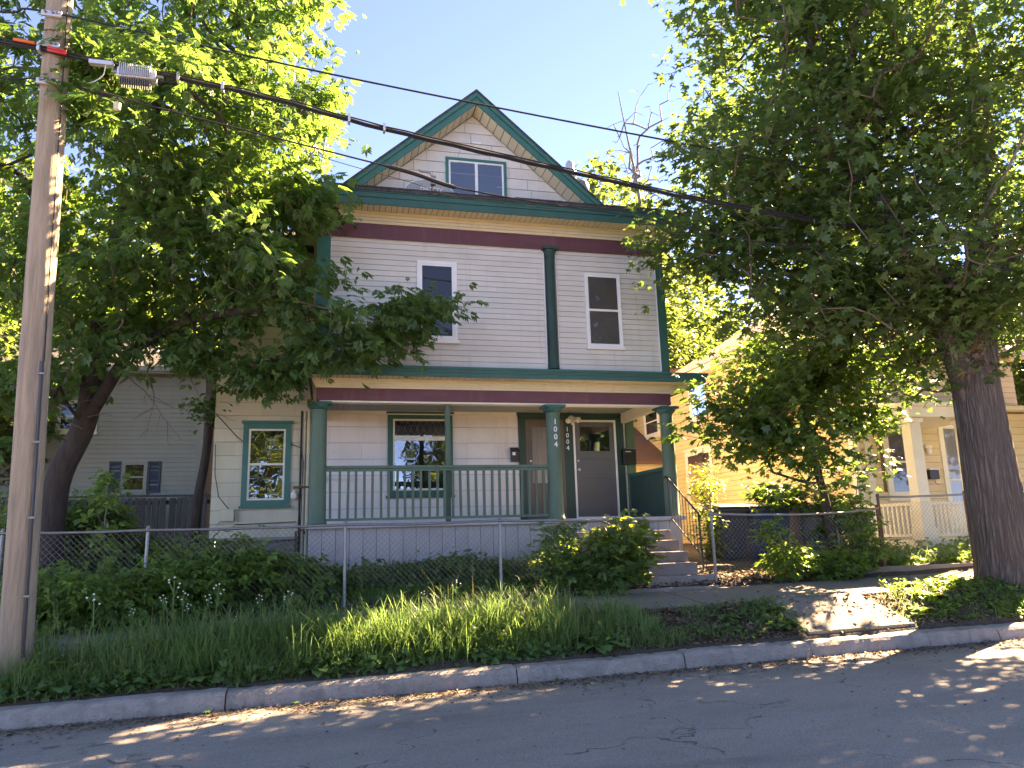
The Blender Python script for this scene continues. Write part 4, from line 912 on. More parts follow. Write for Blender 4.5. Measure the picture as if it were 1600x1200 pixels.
# amplifier hung on the strand
t = thing('line_amplifier', 'finned grey aluminium cable amplifier hanging from the bundled cable near the pole', 'cable amplifier', (-2.3, 8.9, 6.95))
A = Frame((-2.52, 8.86, 0), (math.cos(R(-4)), 0, 0), (0, -1, 0))
z0 = wp(0, 7.33).z
MB(A).box(0, .42, -.06, .08, z0-.06, z0+.06).build('housing', M['alu'], t, bevel=.01)
for k in range(16): piece('fin', t, A, 'box', M['alu'], .03+k*.022, .037+k*.022, .08, .11, z0-.05, z0+.09)
for k in range(14): piece('fin', t, A, 'box', M['steel'], .03+k*.025, .036+k*.025, -.05, .06, z0-.14, z0-.06)
for (u_, z_) in ((-.02, .03), (.44, .02)):
    b = MB(); b.tube([A.P(u_-.05, 0, z0+z_), A.P(u_+.05, 0, z0+z_)], .022, 8); b.build('port', M['steel'], t)
for u_ in (.06, .34): MB(A).box(u_, u_+.015, -.01, .01, z0+.06, z0+.2).build('hanger', M['steel'], t)
MB(A).box(-.32, -.06, -.03, .04, z0+.09, z0+.14).build('splitter', M['alu'], t)
b = MB(); b.tube(smooth_pts([A.P(-.14, .02, z0+.09), A.P(-.16, .02, z0-.05), A.P(-.28, .02, z0-.16), A.P(-.36, .02, z0-.15)]), .006, 5); b.build('jumper', M['ytrim'], t)

# ================================================================ foliage
def rotframes(axis, nrm):
    y = axis/np.linalg.norm(axis, axis=1, keepdims=True)
    x = np.cross(y, nrm); x /= (np.linalg.norm(x, axis=1, keepdims=True)+1e-9); z = np.cross(x, y)
    return np.stack([x, y, z], 2)
def leaf_simple(w=.35, fold=.12, droop=.12):     # 2 quads, folded along the midrib
    v = np.array([(0, 0, 0), (-w/2, .45, fold*w), (0, 1, -droop), (w/2, .45, fold*w), (0, .5, -fold*w*.3)])
    f4 = np.array([(0, 4, 2, 1), (0, 3, 2, 4)]); return v, f4
def leaf_diamond(w=.35, fold=.15):
    v = np.array([(0, 0, 0), (-w/2, .42, fold*w), (0, 1, -.1), (w/2, .42, fold*w)]); return v, np.array([(0, 2, 1), (0, 3, 2)])
def leaf_compound(n=5, w=.36):
    vs = []; fs = []; lv, lf = leaf_diamond(w)
    def put(base, ang, L):
        c, s = math.cos(ang), math.sin(ang); k = len(vs)
        for p in lv: vs.append((base[0]+(p[0]*c+p[1]*s)*L, base[1]+(-p[0]*s+p[1]*c)*L, base[2]+p[2]*L-.18*L*abs(ang)*p[1]))
        for f_ in lf: fs.append([i_+k for i_ in f_])
    prs = n//2
    for q in range(prs):
        yb = .28+.30*q/max(1, prs-1) if prs > 1 else .4
        for sg in (-1, 1): put((0, yb, -.06*yb), sg*.85, .48)
    put((0, .6, -.06), 0, .52)
    return np.array(vs), np.array(fs)
def leaf_maple():
    ang = [-150, -120, -92, -62, -48, -22, 0, 22, 48, 62, 92, 120, 150]
    rad = [.22, .30, .52, .30, .62, .36, .78, .36, .62, .30, .52, .30, .22]
    v = [(0, .22, 0)]
    for a_, r_ in zip(ang, rad): v.append((math.sin(R(a_))*r_, .22+math.cos(R(a_))*r_, -.22*r_*r_+(.02 if r_ < .4 else -.03)))
    f = [(0, i_+1, i_) for i_ in range(1, 13)]
    return np.array(v)*np.array([1, 1, 1]), np.array(f)
T = {'diamond': leaf_diamond(), 'simple': leaf_simple(.6), 'broad': leaf_simple(.75, .1, .2), 'compound': leaf_compound(7, .38), 'tri': leaf_compound(3, .6), 'maple': leaf_maple(), 'narrow': leaf_diamond(.22)}
def scatter_leaves(name, pts, tmpl, size, m, parent, outward=None, droop=.35, tilt=.5, sizevar=.5, flat=1.0, kind='stuff', vbias=None):
    tv, tf = T[tmpl]; n = len(pts)
    th = rng.uniform(0, 2*np.pi, n)
    ax = np.stack([np.cos(th), np.sin(th), rng.normal(-droop, .35, n)], 1)
    if outward is not None: ax[:, :2] += outward[:, :2]*.8
    nr = np.stack([rng.normal(0, tilt, n), rng.normal(0, tilt, n), np.full(n, flat)], 1)
    F_ = rotframes(ax, nr); s = size*(1+rng.uniform(-sizevar, sizevar, n))
    V = np.einsum('nij,kj->nki', F_, tv)*s[:, None, None]+pts[:, None, :]
    k = len(tv); off = (np.arange(n)*k)[:, None, None]
    Fc = (tf[None]+off).reshape(-1, tf.shape[1])
    v = rng.uniform(0, 1, n) if vbias is None else np.clip(vbias+rng.normal(0, .25, n), 0, 1)
    return npmesh(name, V.reshape(-1, 3), [Fc], m, parent, attr=np.repeat(v, k), kind=kind)
def skeleton(trunk, tips, step=.35, wob=.05, limbs=()):
    P = [np.array(p[:3], float) for p in trunk]; par = [-1]+list(range(len(trunk)-1)); nt_ = len(trunk)
    for at, pts_ in limbs:
        for q, p in enumerate(pts_): par.append(at if q == 0 else len(P)-1); P.append(np.array(p[:3], float))
    base = P[0]; order = np.argsort(np.min(np.stack([np.linalg.norm(tips-p, axis=1) for p in P]), 0))
    arr = np.array(P); tipnodes = []
    for ti in order:
        t = tips[ti]; d = t-arr; dist = np.linalg.norm(d, axis=1)
        cost = dist+.9*np.maximum(0, arr[:, 2]-t[2]+.2*dist)
        cost[:max(1, nt_//4)] += 3
        k = int(np.argmin(cost)); L = dist[k]; ns = max(1, int(L/step)); last = k; new = []
        for q in range(1, ns+1):
            f_ = q/ns; p = arr[k]*(1-f_)+t*f_; p = p+np.array([0, 0, .10*L*math.sin(math.pi*f_)*.6])+rng.normal(0, wob, 3)*(f_ < 1)
            new.append(p); par.append(last); last = len(arr)+len(new)-1
        arr = np.concatenate([arr, np.array(new)]); tipnodes.append(last)
    return arr, np.array(par), np.array(tipnodes), nt_
def tubes_np(arr, par, rad, sel, m, name, parent, n=5, rt=None):
    idx = np.array([i_ for i_ in sel if par[i_] >= 0]);
    if not len(idx): return None
    A_ = arr[par[idx]]; B_ = arr[idx]; ra = (rt if rt is not None else rad)[idx] if False else np.minimum(rad[par[idx]], rad[idx]*1.25); rb = rad[idx]
    t = B_-A_; t /= np.linalg.norm(t, axis=1, keepdims=True)+1e-9
    ref = np.where(np.abs(t[:, 2:3]) < .9, np.array([[0, 0, 1.]]), np.array([[1., 0, 0]]))
    u = np.cross(t, ref); u /= np.linalg.norm(u, axis=1, keepdims=True); v = np.cross(t, u)
    an = np.arange(n)*2*np.pi/n; c, s = np.cos(an), np.sin(an)
    ring = u[:, None]*c[None, :, None]+v[:, None]*s[None, :, None]
    VA = A_[:, None]+ring*ra[:, None, None]; VB = B_[:, None]+ring*rb[:, None, None]
    V = np.concatenate([VA, VB], 1).reshape(-1, 3); off = (np.arange(len(idx))*2*n)[:, None]
    j = np.arange(n); f = np.stack([j, (j+1) % n, n+(j+1) % n, n+j], 1)
    F_ = (f[None]+off[:, :, None]).reshape(-1, 4)
    return npmesh(name, V, [F_], m, parent, smooth=True)
def blob_tips(blobs, surf=.45, clus=0):
    out = []
    for (cx, cy, cz, rx, ry, rz, n) in blobs:
        d = rng.normal(size=(n, 3)); d /= np.linalg.norm(d, axis=1, keepdims=True); r_ = rng.uniform(0, 1, n)**surf
        p = d*r_[:, None]*np.array([rx, ry, rz])
        if clus and n > 24:
            nc = max(3, n//clus); p = p[:nc][rng.integers(0, nc, n)]+rng.normal(0, 1, (n, 3))*np.array([.42, .42, .22])
        out.append(np.array([cx, cy, cz])+p)
    return np.concatenate(out)
def tree(name, label, cat, trunk, blobs, leaf, leafsize, lm, bark, n_leaf, spread=.28, group=None, tipr=.006, seed=1, twigmat=None, droop=.35, flat=1., tilt=.5, trunk_flare=None, leafpart='crown', stems=None, surf=.45, vb=True, pw=.46, trunk_sides=18, furrow=0, clus=0, limbs=()):
    global rng
    rng = np.random.default_rng(seed)
    t = thing(name, label, cat, trunk[0][:3], group)
    tips = blob_tips(blobs, surf, clus)
    arr, par, tn, nt_ = skeleton(trunk, tips, limbs=limbs)
    w_ = np.zeros(len(arr)); w_[tn] = 1
    for i_ in range(len(arr)-1, 0, -1): w_[par[i_]] += w_[i_] if par[i_] >= 0 else 0
    rad = tipr*np.maximum(w_, 1)**pw
    for i_ in range(nt_): rad[i_] = trunk[i_][3]
    rad[nt_:] = np.minimum(rad[nt_:], trunk[nt_//2][3]*.62)
    q = nt_
    for at, pts_ in limbs:
        for p in pts_: rad[q] = max(rad[q], p[3]); q += 1
    # trunk as one smooth tube
    tp = smooth_pts([p[:3] for p in trunk], 10 if furrow else 6); rr = np.interp(np.linspace(0, nt_-1, len(tp)), np.arange(nt_), [p[3] for p in trunk])
    b = MB(); b.tube(tp, list(rr), trunk_sides)
    if furrow:
        ns = trunk_sides; c_ = [tp[i_//ns] for i_ in range(len(tp)*ns)]
        for i_ in range(len(tp)*ns):
            q, j_ = divmod(i_, ns); an = 2*math.pi*j_/ns; z = tp[q].z
            s_ = 1+furrow*(.6*math.sin(an*3+.5+z*.15)+.35*math.sin(an*5+z*.4)+.5*abs(math.sin(an*11+1.5*math.sin(z*1.7)))+.3*abs(math.sin(an*17+2*math.sin(z*2.3+1))))
            fl = max(0, 1-(z-tp[0].z)/.8); s_ *= 1+fl*fl*(.18+.22*max(0, math.sin(an*4+1)))
            v_ = Vector(b.v[i_]); b.v[i_] = tuple(tp[q]+(v_-tp[q])*s_)
    b.build('trunk', bark, t, smooth=True)
    big = [i_ for i_ in range(nt_, len(arr)) if rad[i_] > .02]; small = [i_ for i_ in range(nt_, len(arr)) if rad[i_] <= .02]
    tubes_np(arr, par, rad, big, bark, 'branch', t, 7)
    s_ = tubes_np(arr, par, rad, small, twigmat or M['twig'], 'twig', t, 4)
    if s_: s_['kind'] = 'stuff'
    # leaves round the tips and the thin wood
    if n_leaf:
        thin = np.array([i_ for i_ in range(nt_, len(arr)) if w_[i_] <= 3]); pick = np.concatenate([tn, tn, thin])
        ch = rng.choice(pick, n_leaf)
        pts = arr[ch]+rng.normal(0, 1, (n_leaf, 3))*np.array([spread, spread, spread*.6])
        ctr = np.array([[b_[0], b_[1], b_[2]] for b_ in blobs]).mean(0); out = pts-ctr; out /= np.linalg.norm(out, axis=1, keepdims=True)+1e-6
        nodev = rng.uniform(0, 1, len(arr)); vbias = .5+.5*(nodev[ch]-.5)
        scatter_leaves(leafpart, pts, leaf, leafsize, lm, t, out, droop, tilt, flat=flat, vbias=vbias)
    return t

# left: boxelder over the yard and the wing
tree('boxelder_tree', 'large leaning boxelder with drooping bright green leaves behind the utility pole', 'tree',
     [(-4.45, 14.0, .9, .26), (-4.38, 13.95, 2.6, .20), (-4.0, 13.8, 3.6, .18), (-3.85, 13.6, 4.6, .17), (-3.7, 13.3, 6.0, .15), (-3.2, 12.9, 8.0, .11), (-2.8, 12.6, 10.0, .06)],
     [(-3.8, 12.6, 8.6, 3.0, 2.4, 3.2, 430), (-1.9, 12.0, 10.6, 1.8, 2.2, 2.2, 250), (-1.75, 11.9, 7.8, 1.5, 1.5, 2.0, 250), (-1.5, 11.7, 5.65, 1.2, 1.1, .6, 84), (.2, 11.4, 4.95, .8, .5, .34, 34), (1.05, 11.3, 5.1, .45, .35, .26, 16), (.7, 11.3, 4.55, .4, .3, .2, 9), (1.5, 11.3, 5.2, .2, .2, .12, 4), (-.2, 11.5, 4.45, .5, .4, .2, 12),
      (-.5, 11.3, 6.9, .45, .4, .6, 20), (-5.2, 12.6, 5.7, 2.0, 2.0, 1.1, 110), (-1.0, 12.2, 4.2, .55, .45, .28, 24), (-2.85, 9.35, 7.55, .28, .25, .4, 14), (-3.0, 9.2, 6.85, .25, .2, .12, 8), (-2.0, 8.95, 7.5, .5, .2, .18, 8), (-4.2, 9.6, 7.6, .4, .4, .6, 14), (-2.8, 12.2, 5.3, 1.1, 1.1, .6, 60),
      (-3.6, 12.4, 4.6, .7, .5, .3, 26), (-4.7, 12.8, 4.1, .8, .7, .5, 36), (-2.0, 12.3, 4.6, .5, .4, .18, 14), (-.35, 11.7, 8.8, .35, .5, .8, 20)],
     'compound', .20, M['l_ash'], M['bark2'], 24000, .19, seed=3, droop=.6, tilt=.5, tipr=.0055, clus=9,
     limbs=[(3, [(-3.3, 13.4, 5.4, .10), (-2.5, 13.0, 6.6, .08), (-1.8, 12.6, 8.0, .06), (-1.5, 12.3, 9.6, .04)]), (4, [(-4.3, 13.2, 6.4, .09), (-5.0, 12.9, 7.6, .06)]), (2, [(-3.2, 13.0, 4.7, .07), (-2.2, 12.5, 5.15, .055), (-1.0, 11.9, 5.2, .04), (.2, 11.45, 4.95, .022)])])
tree('small_tree', 'thin crooked dark tree between the pale house and the cream wing', 'tree',
     [(-2.42, 15.2, .95, .09), (-2.36, 15.2, 2.4, .085), (-2.28, 15.2, 3.1, .08), (-2.2, 15.1, 3.9, .07), (-2.1, 15.0, 4.8, .05)],
     [(-2.3, 15.0, 5.3, .7, .6, .6, 40), (-2.15, 14.8, 4.05, .3, .3, .2, 10)], 'simple', .12, M['l_ash'], M['bark2'], 1500, .2, seed=5)
# dead twigs hanging on the left
def dead_twigs(name, label, starts, seed):
    rg = random.Random(seed); t = thing(name, label, 'branches', starts[0][0])
    for (p0, d0, L) in starts:
        b = MB()
        def go(p, d, L, r_, depth):
            p = Vector(p); d = Vector(d).normalized(); pts = [p.copy()]; n = max(3, int(L/.09)); kids = []
            for q in range(n):
                d = (d+Vector((rg.gauss(0, .13), rg.gauss(0, .13), rg.gauss(-.05, .10)))).normalized(); p = p+d*(L/n); pts.append(p.copy())
                if depth < 3 and rg.random() < .42 and q > 0: kids.append((p.copy(), (d+Vector((rg.gauss(0, .8), rg.gauss(0, .5), rg.gauss(-.1, .5)))), L*rg.uniform(.25, .5)*(1-q/n*.5), r_*.6))
            b.tube(pts, [max(.0022, r_*(1-.7*k/len(pts))) for k in range(len(pts))], 5)
            for k_ in kids: go(k_[0], k_[1], k_[2], k_[3], depth+1)
        go(p0, d0, L, .011, 0); o = b.build('twig', M['twig'], t); o['kind'] = 'stuff'
    return t
dead_twigs('dead_branch_tangle', 'bare grey dead twigs hanging in front of the pale house',
    [((-3.3, 13.2, 4.35), (.9, -.1, -.45), 1.5), ((-2.9, 13.0, 4.3), (.35, 0, -1), 1.1), ((-3.9, 13.5, 4.3), (-.6, -.3, -.5), 1.0), ((-3.8, 13.6, 4.0), (-.5, -.4, -.2), .8), ((-3.9, 13.6, 3.7), (.5, -.4, .1), .7), ((-3.95, 13.6, 3.5), (-.7, -.3, .2), .7), ((-2.6, 13.0, 4.6), (.7, -.2, -.3), 1.3)], 6)

# right: big street maple
tree('maple_tree', 'massive street maple with furrowed trunk on the verge at the right edge', 'tree',
     [(10.12, 9.65, .45, .43), (10.1, 9.68, 1.0, .40), (10.1, 9.7, 2.0, .385), (10.08, 9.7, 3.0, .35), (10.1, 9.7, 4.0, .325), (10.35, 9.65, 5.2, .27), (10.6, 9.5, 6.6, .22), (10.6, 9.3, 8.5, .16), (10.5, 9.2, 10.5, .08)],
     [(10.5, 8.9, 9.3, 5.0, 3.4, 4.2, 720), (8.15, 9.4, 9.0, 2.6, 2.5, 3.3, 500), (6.9, 9.7, 6.6, 1.9, 1.6, 1.5, 210), (5.85, 10.7, 6.3, .4, .4, .7, 36), (8.6, 9.2, 5.3, 1.9, 1.8, 1.0, 180), (10.8, 8.9, 4.9, 1.4, 1.3, .5, 44), (12.6, 9.4, 5.6, 1.6, 1.8, 1.2, 70), (8.2, 10.0, 4.75, 1.5, .9, .45, 80), (9.3, 9.9, 4.2, .8, .5, .3, 26), (7.3, 10.2, 5.4, .9, .8, .45, 50), (8.7, 12.6, 8.2, 2.1, 1.8, 1.9, 130), (13.8, 10.8, 8.2, 2.2, 2.2, 2.4, 80), (13.6, 8.6, 7.0, 1.8, 1.8, 1.6, 80), (6.6, 9.2, 10.6, 1.0, 1.0, 1.4, 70), (11.3, 10.3, 4.95, 1.1, .8, .45, 50), (10.9, 9.6, 7.0, 2.0, 2.0, 1.6, 60), (8.9, 10.2, 6.6, 1.8, 1.2, 1.3, 110)],  # rear lobe and both far-right lobes are added to shade verge and road
     'maple', .135, M['l_maple'], M['bark'], 60000, .24, seed=13, droop=.25, tilt=.55, tipr=.007, trunk_sides=72, furrow=.05, pw=.42, clus=8,
     limbs=[(3, [(9.75, 9.65, 4.15, .20), (9.35, 9.6, 4.9, .17), (8.8, 9.5, 6.0, .14), (8.2, 9.4, 7.4, .10), (7.8, 9.4, 9.0, .06)]), (5, [(11.2, 9.4, 6.2, .16), (12.0, 9.2, 7.6, .11), (12.6, 9.0, 9.2, .06)]), (1+3, [(9.6, 9.2, 5.1, .08), (8.6, 8.9, 5.4, .05)])])
# young maple behind the fence
tree('young_maple', 'young maple sapling rising from the chain-link fence in front of the yellow house', 'tree',
     [(8.55, 11.6, .75, .085), (8.50, 11.6, 1.8, .075), (8.38, 11.6, 2.6, .065), (8.25, 11.6, 3.4, .05), (8.3, 11.7, 4.3, .03), (8.3, 11.7, 5.0, .015)],
     [(8.1, 11.6, 4.35, 1.3, .9, .45, 120), (7.05, 11.5, 3.7, .75, .5, .26, 50), (7.3, 11.5, 3.15, .75, .5, .16, 34), (8.9, 11.5, 3.85, .8, .5, .25, 30), (9.0, 11.8, 4.6, 1.3, 1.0, .8, 120), (8.55, 11.45, 2.5, .35, .3, .6, 26), (7.8, 11.6, 3.2, .8, .6, .35, 50), (9.3, 11.6, 3.5, .5, .5, .35, 20)],
     'maple', .135, M['l_young'], M['bark2'], 9500, .19, seed=21, droop=.35, tipr=.005, clus=6)
tree('dead_tree', 'leafless dead tree top between the house gable and the street maple', 'tree',
     [(9.6, 20, 1.1, .16), (9.5, 20, 5, .13), (9.4, 20, 9, .09), (9.25, 20, 11, .06), (9.1, 20, 12.5, .04), (8.85, 20, 14.2, .02), (8.7, 20, 15.3, .01)],
     [(8.9, 20, 13.4, .9, .9, 1.1, 34), (9.9, 20, 14.2, .9, .8, 1.5, 40), (9.6, 20, 12.2, 1.2, .9, .8, 30)], 'simple', .1, M['l_bg'], M['twig'], 0, seed=31, tipr=.008, trunk_sides=10, pw=.5)

# background trees: three prototypes, the rest copies
def copy_thing(src, loc, scale, rz, label):
    r_ = src.copy(); COL.objects.link(r_); r_.location = loc; r_.rotation_euler = (0, 0, rz); r_.scale = scale; r_['label'] = label
    for chd in list(src.children):
        c = chd.copy(); COL.objects.link(c); mi = chd.matrix_parent_inverse.copy(); c.parent = r_; c.matrix_parent_inverse = mi
    return r_
def bg_tree(x, y, h, rad_, label, seed, n=9000):
    z0 = float(G(x, y)); return tree('background_tree', label, 'tree', [(x, y, z0-.1, .28), (x, y, z0+h*.25, .22), (x+.2, y, z0+h*.5, .16), (x, y, z0+h*.8, .07)],
        [(x, y, z0+h*.62, rad_, rad_, h*.36, 230), (x+rad_*.5, y-rad_*.3, z0+h*.45, rad_*.6, rad_*.6, h*.2, 70), (x-rad_*.5, y, z0+h*.5, rad_*.6, rad_*.6, h*.22, 70)],
        'broad', .30, M['l_bg'], M['bark2'], n, .42, group='trees behind the houses', seed=seed, droop=.3, tipr=.012)
bA = bg_tree(-11, 27, 13, 4.2, 'tall dark tree behind the pale house, furthest left', 41, 12000)
bB = bg_tree(11.2, 28, 16.5, 2.4, 'bright yellow-green tree rising behind the gable beside the dead tree', 42, 9000)
bC = bg_tree(15.5, 33, 14, 4.5, 'broad tree behind the red-brown roof of the yellow house', 43, 11000)
for (src, x, y, s, rz_, lb) in (
        (bA, -5.5, 33, .9, 1, 'dark tree behind the far house with the red roof'), (bA, -16, 22, .85, 2.2, 'dense tree left of the pale house, behind the utility pole'),
        (bC, -9, 19.2, .55, .6, 'low bushy tree in front of the pale house at far left'), (bC, -7.0, 25, .8, 3.3, 'round-headed tree above the pale house roof'),
        (bC, 22, 29, .95, 1.4, 'large tree behind the yellow house, right of its roof'), (bB, 19, 36, .95, 2.4, 'distant tree behind the right neighbour roof'), (bA, 29, 24, .95, .3, 'tall tree far right behind the street maple'),
        (bA, 8, 44, .8, .8, 'distant tree seen over the lean-to roof'), (bC, 2, 46, .75, 4, 'distant tree hidden mostly behind the green-trimmed house'), (bC, 13.5, 27, .62, 5, 'leafy tree just behind the rear wing of the yellow house')):
    copy_thing(src, (x, y, float(G(x, y))-.1), (s, s, s), rz_, lb)
for (src, x, y, s, rz_, lb) in ((bC, -6, -27, 1.0, 3, 'broad tree in the far row across the street, opposite the wing'), (bA, 10, -28, 1.0, 5, 'tall tree in the far row across the street, opposite the steps'), (bC, 18, -24, .95, .9, 'broad tree in the far row across the street, opposite the yellow house'), (bA, -15, -24, .9, 2.6, 'tall tree in the far row across the street, left end')):
    o = copy_thing(src, (x, y, -.1), (s, s, s), rz_, lb); o['group'] = 'trees across the street'
for k, x in enumerate((-14, -9, -5, -1, 3, 7, 11, 16)):
    o = copy_thing(bC, (x, -10.6-(k % 2)*1.6, -1.7), (.55, .45, .42), k*1.3, ('lilac-like round bush across the street, standing %s' % ('at the far left end', 'left of the spreading tree', 'behind the left tall tree', 'facing the cream wing', 'facing the porch steps', 'between two tall trees', 'near the right spreading tree', 'at the far right end')[k])); o['group'] = 'bushes across the street'; o['category'] = 'bush'; o.name = 'round_bush'
# street trees beyond the frame on the right, in the sun's path (they throw the dappled shade on the road)
for (src, x, y, s, rz_, lb) in ((bC, 17.5, 8.8, .62, 2, 'next street tree along the verge to the right'), (bA, 24, 9.5, .7, 3, 'third street tree along the verge to the right')):
    o = copy_thing(src, (x, y, .5), (s, s, s), rz_, lb); o['group'] = 'street trees along the verge'

# ------------------------------------------------------------ shrubs, vines, weeds
def shrub(name, label, cat, base, blobs, leaf, size, lm, n, spread=.12, seed=1, group=None, droop=.3, stems=3, tipr=.003, tilt=.5):
    x, y, z = base; top = max(b_[2] for b_ in blobs)
    return tree(name, label, cat, [(x, y, z-.05, .018), (x+.02, y, z+(top-z)*.4, .014), (x, y, z+(top-z)*.8, .008)], blobs, leaf, size, lm, M['twig'], n, spread, group, tipr, seed, M['twig'], droop, 1., tilt, leafpart='foliage', trunk_sides=7)
shrub('bramble', 'broad mass of yellow-green bramble leaves under the fence beside the pole', 'bush', (-2.6, 10.75, .6),
      [(-3.0, 10.7, .95, .75, .45, .42, 90), (-2.1, 10.8, 1.0, .8, .4, .38, 90), (-3.4, 11.0, .95, .4, .5, .4, 40)], 'tri', .16, M['l_vine'], 3600, .12, 51, droop=.5)
shrub('bramble', 'taller bramble clump climbing the fence left of the first inner post', 'bush', (-1.2, 11.2, .75),
      [(-1.3, 11.15, 1.25, .75, .35, .42, 90), (-.6, 11.3, 1.1, .7, .4, .35, 60), (-1.9, 11.4, 1.25, .5, .4, .4, 40)], 'tri', .16, M['l_vine'], 3000, .12, 52, droop=.5)
shrub('weed_thicket', 'dark green weeds against the blue-grey porch skirt, left half', 'weeds', (.9, 11.8, .85),
      [(.2, 11.6, 1.0, .8, .5, .22, 70), (1.2, 11.8, 1.05, .8, .4, .22, 70)], 'simple', .09, M['l_shrub'], 4500, .10, 53)
shrub('weed_thicket', 'dark green weeds against the blue-grey porch skirt, right half', 'weeds', (2.5, 11.8, .85),
      [(2.1, 11.7, 1.05, .7, .5, .25, 70), (2.9, 11.7, 1.02, .6, .5, .22, 60)], 'simple', .09, M['l_shrub'], 4200, .10, 54)
shrub('shrub', 'bright green leafy bush by the fence left of the steps', 'bush', (3.35, 11.15, .72),
      [(3.4, 11.15, 1.15, .32, .3, .4, 40), (3.45, 11.2, 1.6, .28, .25, .22, 14), (3.3, 11.2, .95, .4, .3, .2, 20)], 'tri', .13, M['l_vine'], 1300, .09, 55)
shrub('shrub', 'dark spreading bush beside the fence post at the foot of the steps', 'bush', (4.2, 11.0, .72),
      [(4.15, 11.0, 1.15, .45, .4, .42, 80), (4.35, 10.95, 1.58, .4, .3, .25, 20), (4.65, 10.9, 1.6, .12, .15, .2, 5), (4.0, 11.0, .95, .4, .35, .2, 30), (4.55, 10.9, 1.2, .15, .2, .22, 10)], 'compound', .17, M['l_shrub'], 1500, .12, 56)
shrub('shrub', 'sunlit yellow-green shrub growing through the fence in front of the blue bin', 'bush', (7.15, 10.95, .78),
      [(7.15, 10.95, 1.1, .3, .22, .32, 36), (7.55, 10.95, .98, .35, .22, .2, 26), (6.95, 11.0, 1.55, .1, .1, .22, 7)], 'tri', .15, M['l_vine'], 850, .09, 57)
shrub('shrub', 'low sunlit bush along the sidewalk edge below the sapling', 'bush', (8.2, 11.0, .8),
      [(8.1, 10.95, 1.0, .5, .3, .22, 60), (8.7, 11.1, 1.25, .35, .3, .45, 50), (8.9, 11.3, 1.75, .25, .25, .3, 20)], 'tri', .14, M['l_vine'], 1700, .09, 58)
shrub('shrub', 'tall fine-leaved shrub beside the handrail in front of the yellow house', 'bush', (6.95, 12.9, 1.0),
      [(6.9, 12.9, 1.5, .32, .35, .5, 60), (7.15, 13.4, 2.45, .28, .3, .4, 36), (7.05, 13.3, 2.0, .2, .3, .4, 16)], 'simple', .06, M['l_shrub'], 2300, .09, 59, droop=0)
shrub('shrub', 'dark low bush at the foot of the leaning boxelder', 'bush', (-3.6, 15.2, 1.0),
      [(-4.0, 15.0, 1.75, .55, .5, .7, 100), (-3.3, 15.3, 1.35, .5, .5, .35, 40), (-4.8, 14.6, 1.8, .6, .6, .9, 70)], 'simple', .12, M['l_shrub'], 6000, .16, 60)
shrub('shrub', 'leafy shoots beside the pole above the fence rail', 'bush', (-3.0, 11.6, .8),
      [(-3.05, 11.8, 2.3, .16, .2, .45, 16), (-3.0, 11.6, 1.6, .2, .2, .4, 12)], 'broad', .12, M['l_vine'], 260, .09, 61)
shrub('shrub', 'bushy growth behind the black bin at the base of the sapling', 'bush', (9.0, 12.2, .95),
      [(9.1, 12.2, 1.7, .35, .4, .5, 50), (8.3, 12.6, 2.2, .6, .3, .22, 40)], 'maple', .11, M['l_young'], 1500, .12, 62)

def blades(n, xr, yr, hr, wd, lean=.35, dens=None, clump=.12, seed=0):
    rg = np.random.default_rng(seed)
    nc = max(1, n//22); cx = rg.uniform(*xr, nc); cy = rg.uniform(*yr, nc)
    if dens is not None: k = rg.uniform(0, 1, nc) < dens(cx, cy); cx, cy = cx[k], cy[k]; nc = len(cx)
    ci = rg.integers(0, nc, n); x = cx[ci]+rg.normal(0, clump, n); y = cy[ci]+rg.normal(0, clump*.6, n)
    y = np.maximum(y, 8.66+rg.uniform(0, .05, n)) if yr[0] < 9.4 else y
    ch = rg.uniform(.35, 1.25, nc)[ci]; h = rg.uniform(*hr, n)*ch; th = rg.uniform(0, 2*np.pi, n); la = h*np.abs(rg.normal(lean, .2, n))
    z = G(x, y)-.02; dx, dy = np.cos(th)*la, np.sin(th)*la; wx, wy = -np.sin(th)*wd, np.cos(th)*wd
    P = [np.stack([x-wx, y-wy, z], 1), np.stack([x+wx, y+wy, z], 1), np.stack([x+dx*.35-wx*.8, y+dy*.35-wy*.8, z+h*.6], 1), np.stack([x+dx*.35+wx*.8, y+dy*.35+wy*.8, z+h*.6], 1),
         np.stack([x+dx*.75-wx*.45, y+dy*.75-wy*.45, z+h*.88], 1), np.stack([x+dx*.75+wx*.45, y+dy*.75+wy*.45, z+h*.88], 1), np.stack([x+dx*1.2, y+dy*1.2, z+h*.94], 1)]
    V = np.stack(P, 1).reshape(-1, 3); o = (np.arange(n)*7)[:, None]
    F4 = np.concatenate([np.array([[0, 1, 3, 2]])+o, np.array([[2, 3, 5, 4]])+o]); F3 = np.array([[4, 5, 6]])+o
    return V, F4, F3, np.repeat(np.clip(rg.normal(.45, .3, n), 0, 1), 7)
def grass(name, *a, mat_='l_grass', **k):
    V, F4, F3, v = blades(*a, **k); return npmesh(name, V, [F4, F3], M[mat_], attr=v, kind='stuff')
grass('long_grass', 12500, (-1.6, 2.9), (8.8, 9.35), (.14, .52), .0045, lean=.7, clump=.09, dens=lambda x, y: np.clip(1.15-abs(x-.5)/3.0, 0, 1), seed=1)
grass('long_grass', 8000, (-5, -.5), (8.72, 9.38), (.10, .42), .004, lean=.6, clump=.09, seed=2)
grass('long_grass', 3000, (2.4, 4.2), (8.85, 9.38), (.12, .42), .0035, lean=.5, clump=.07, dens=lambda x, y: np.clip((4.3-x)/1.5, .1, 1), seed=3)
grass('verge_grass', 4500, (7.3, 13), (8.75, 9.35), (.04, .14), .003, lean=.7, seed=4)
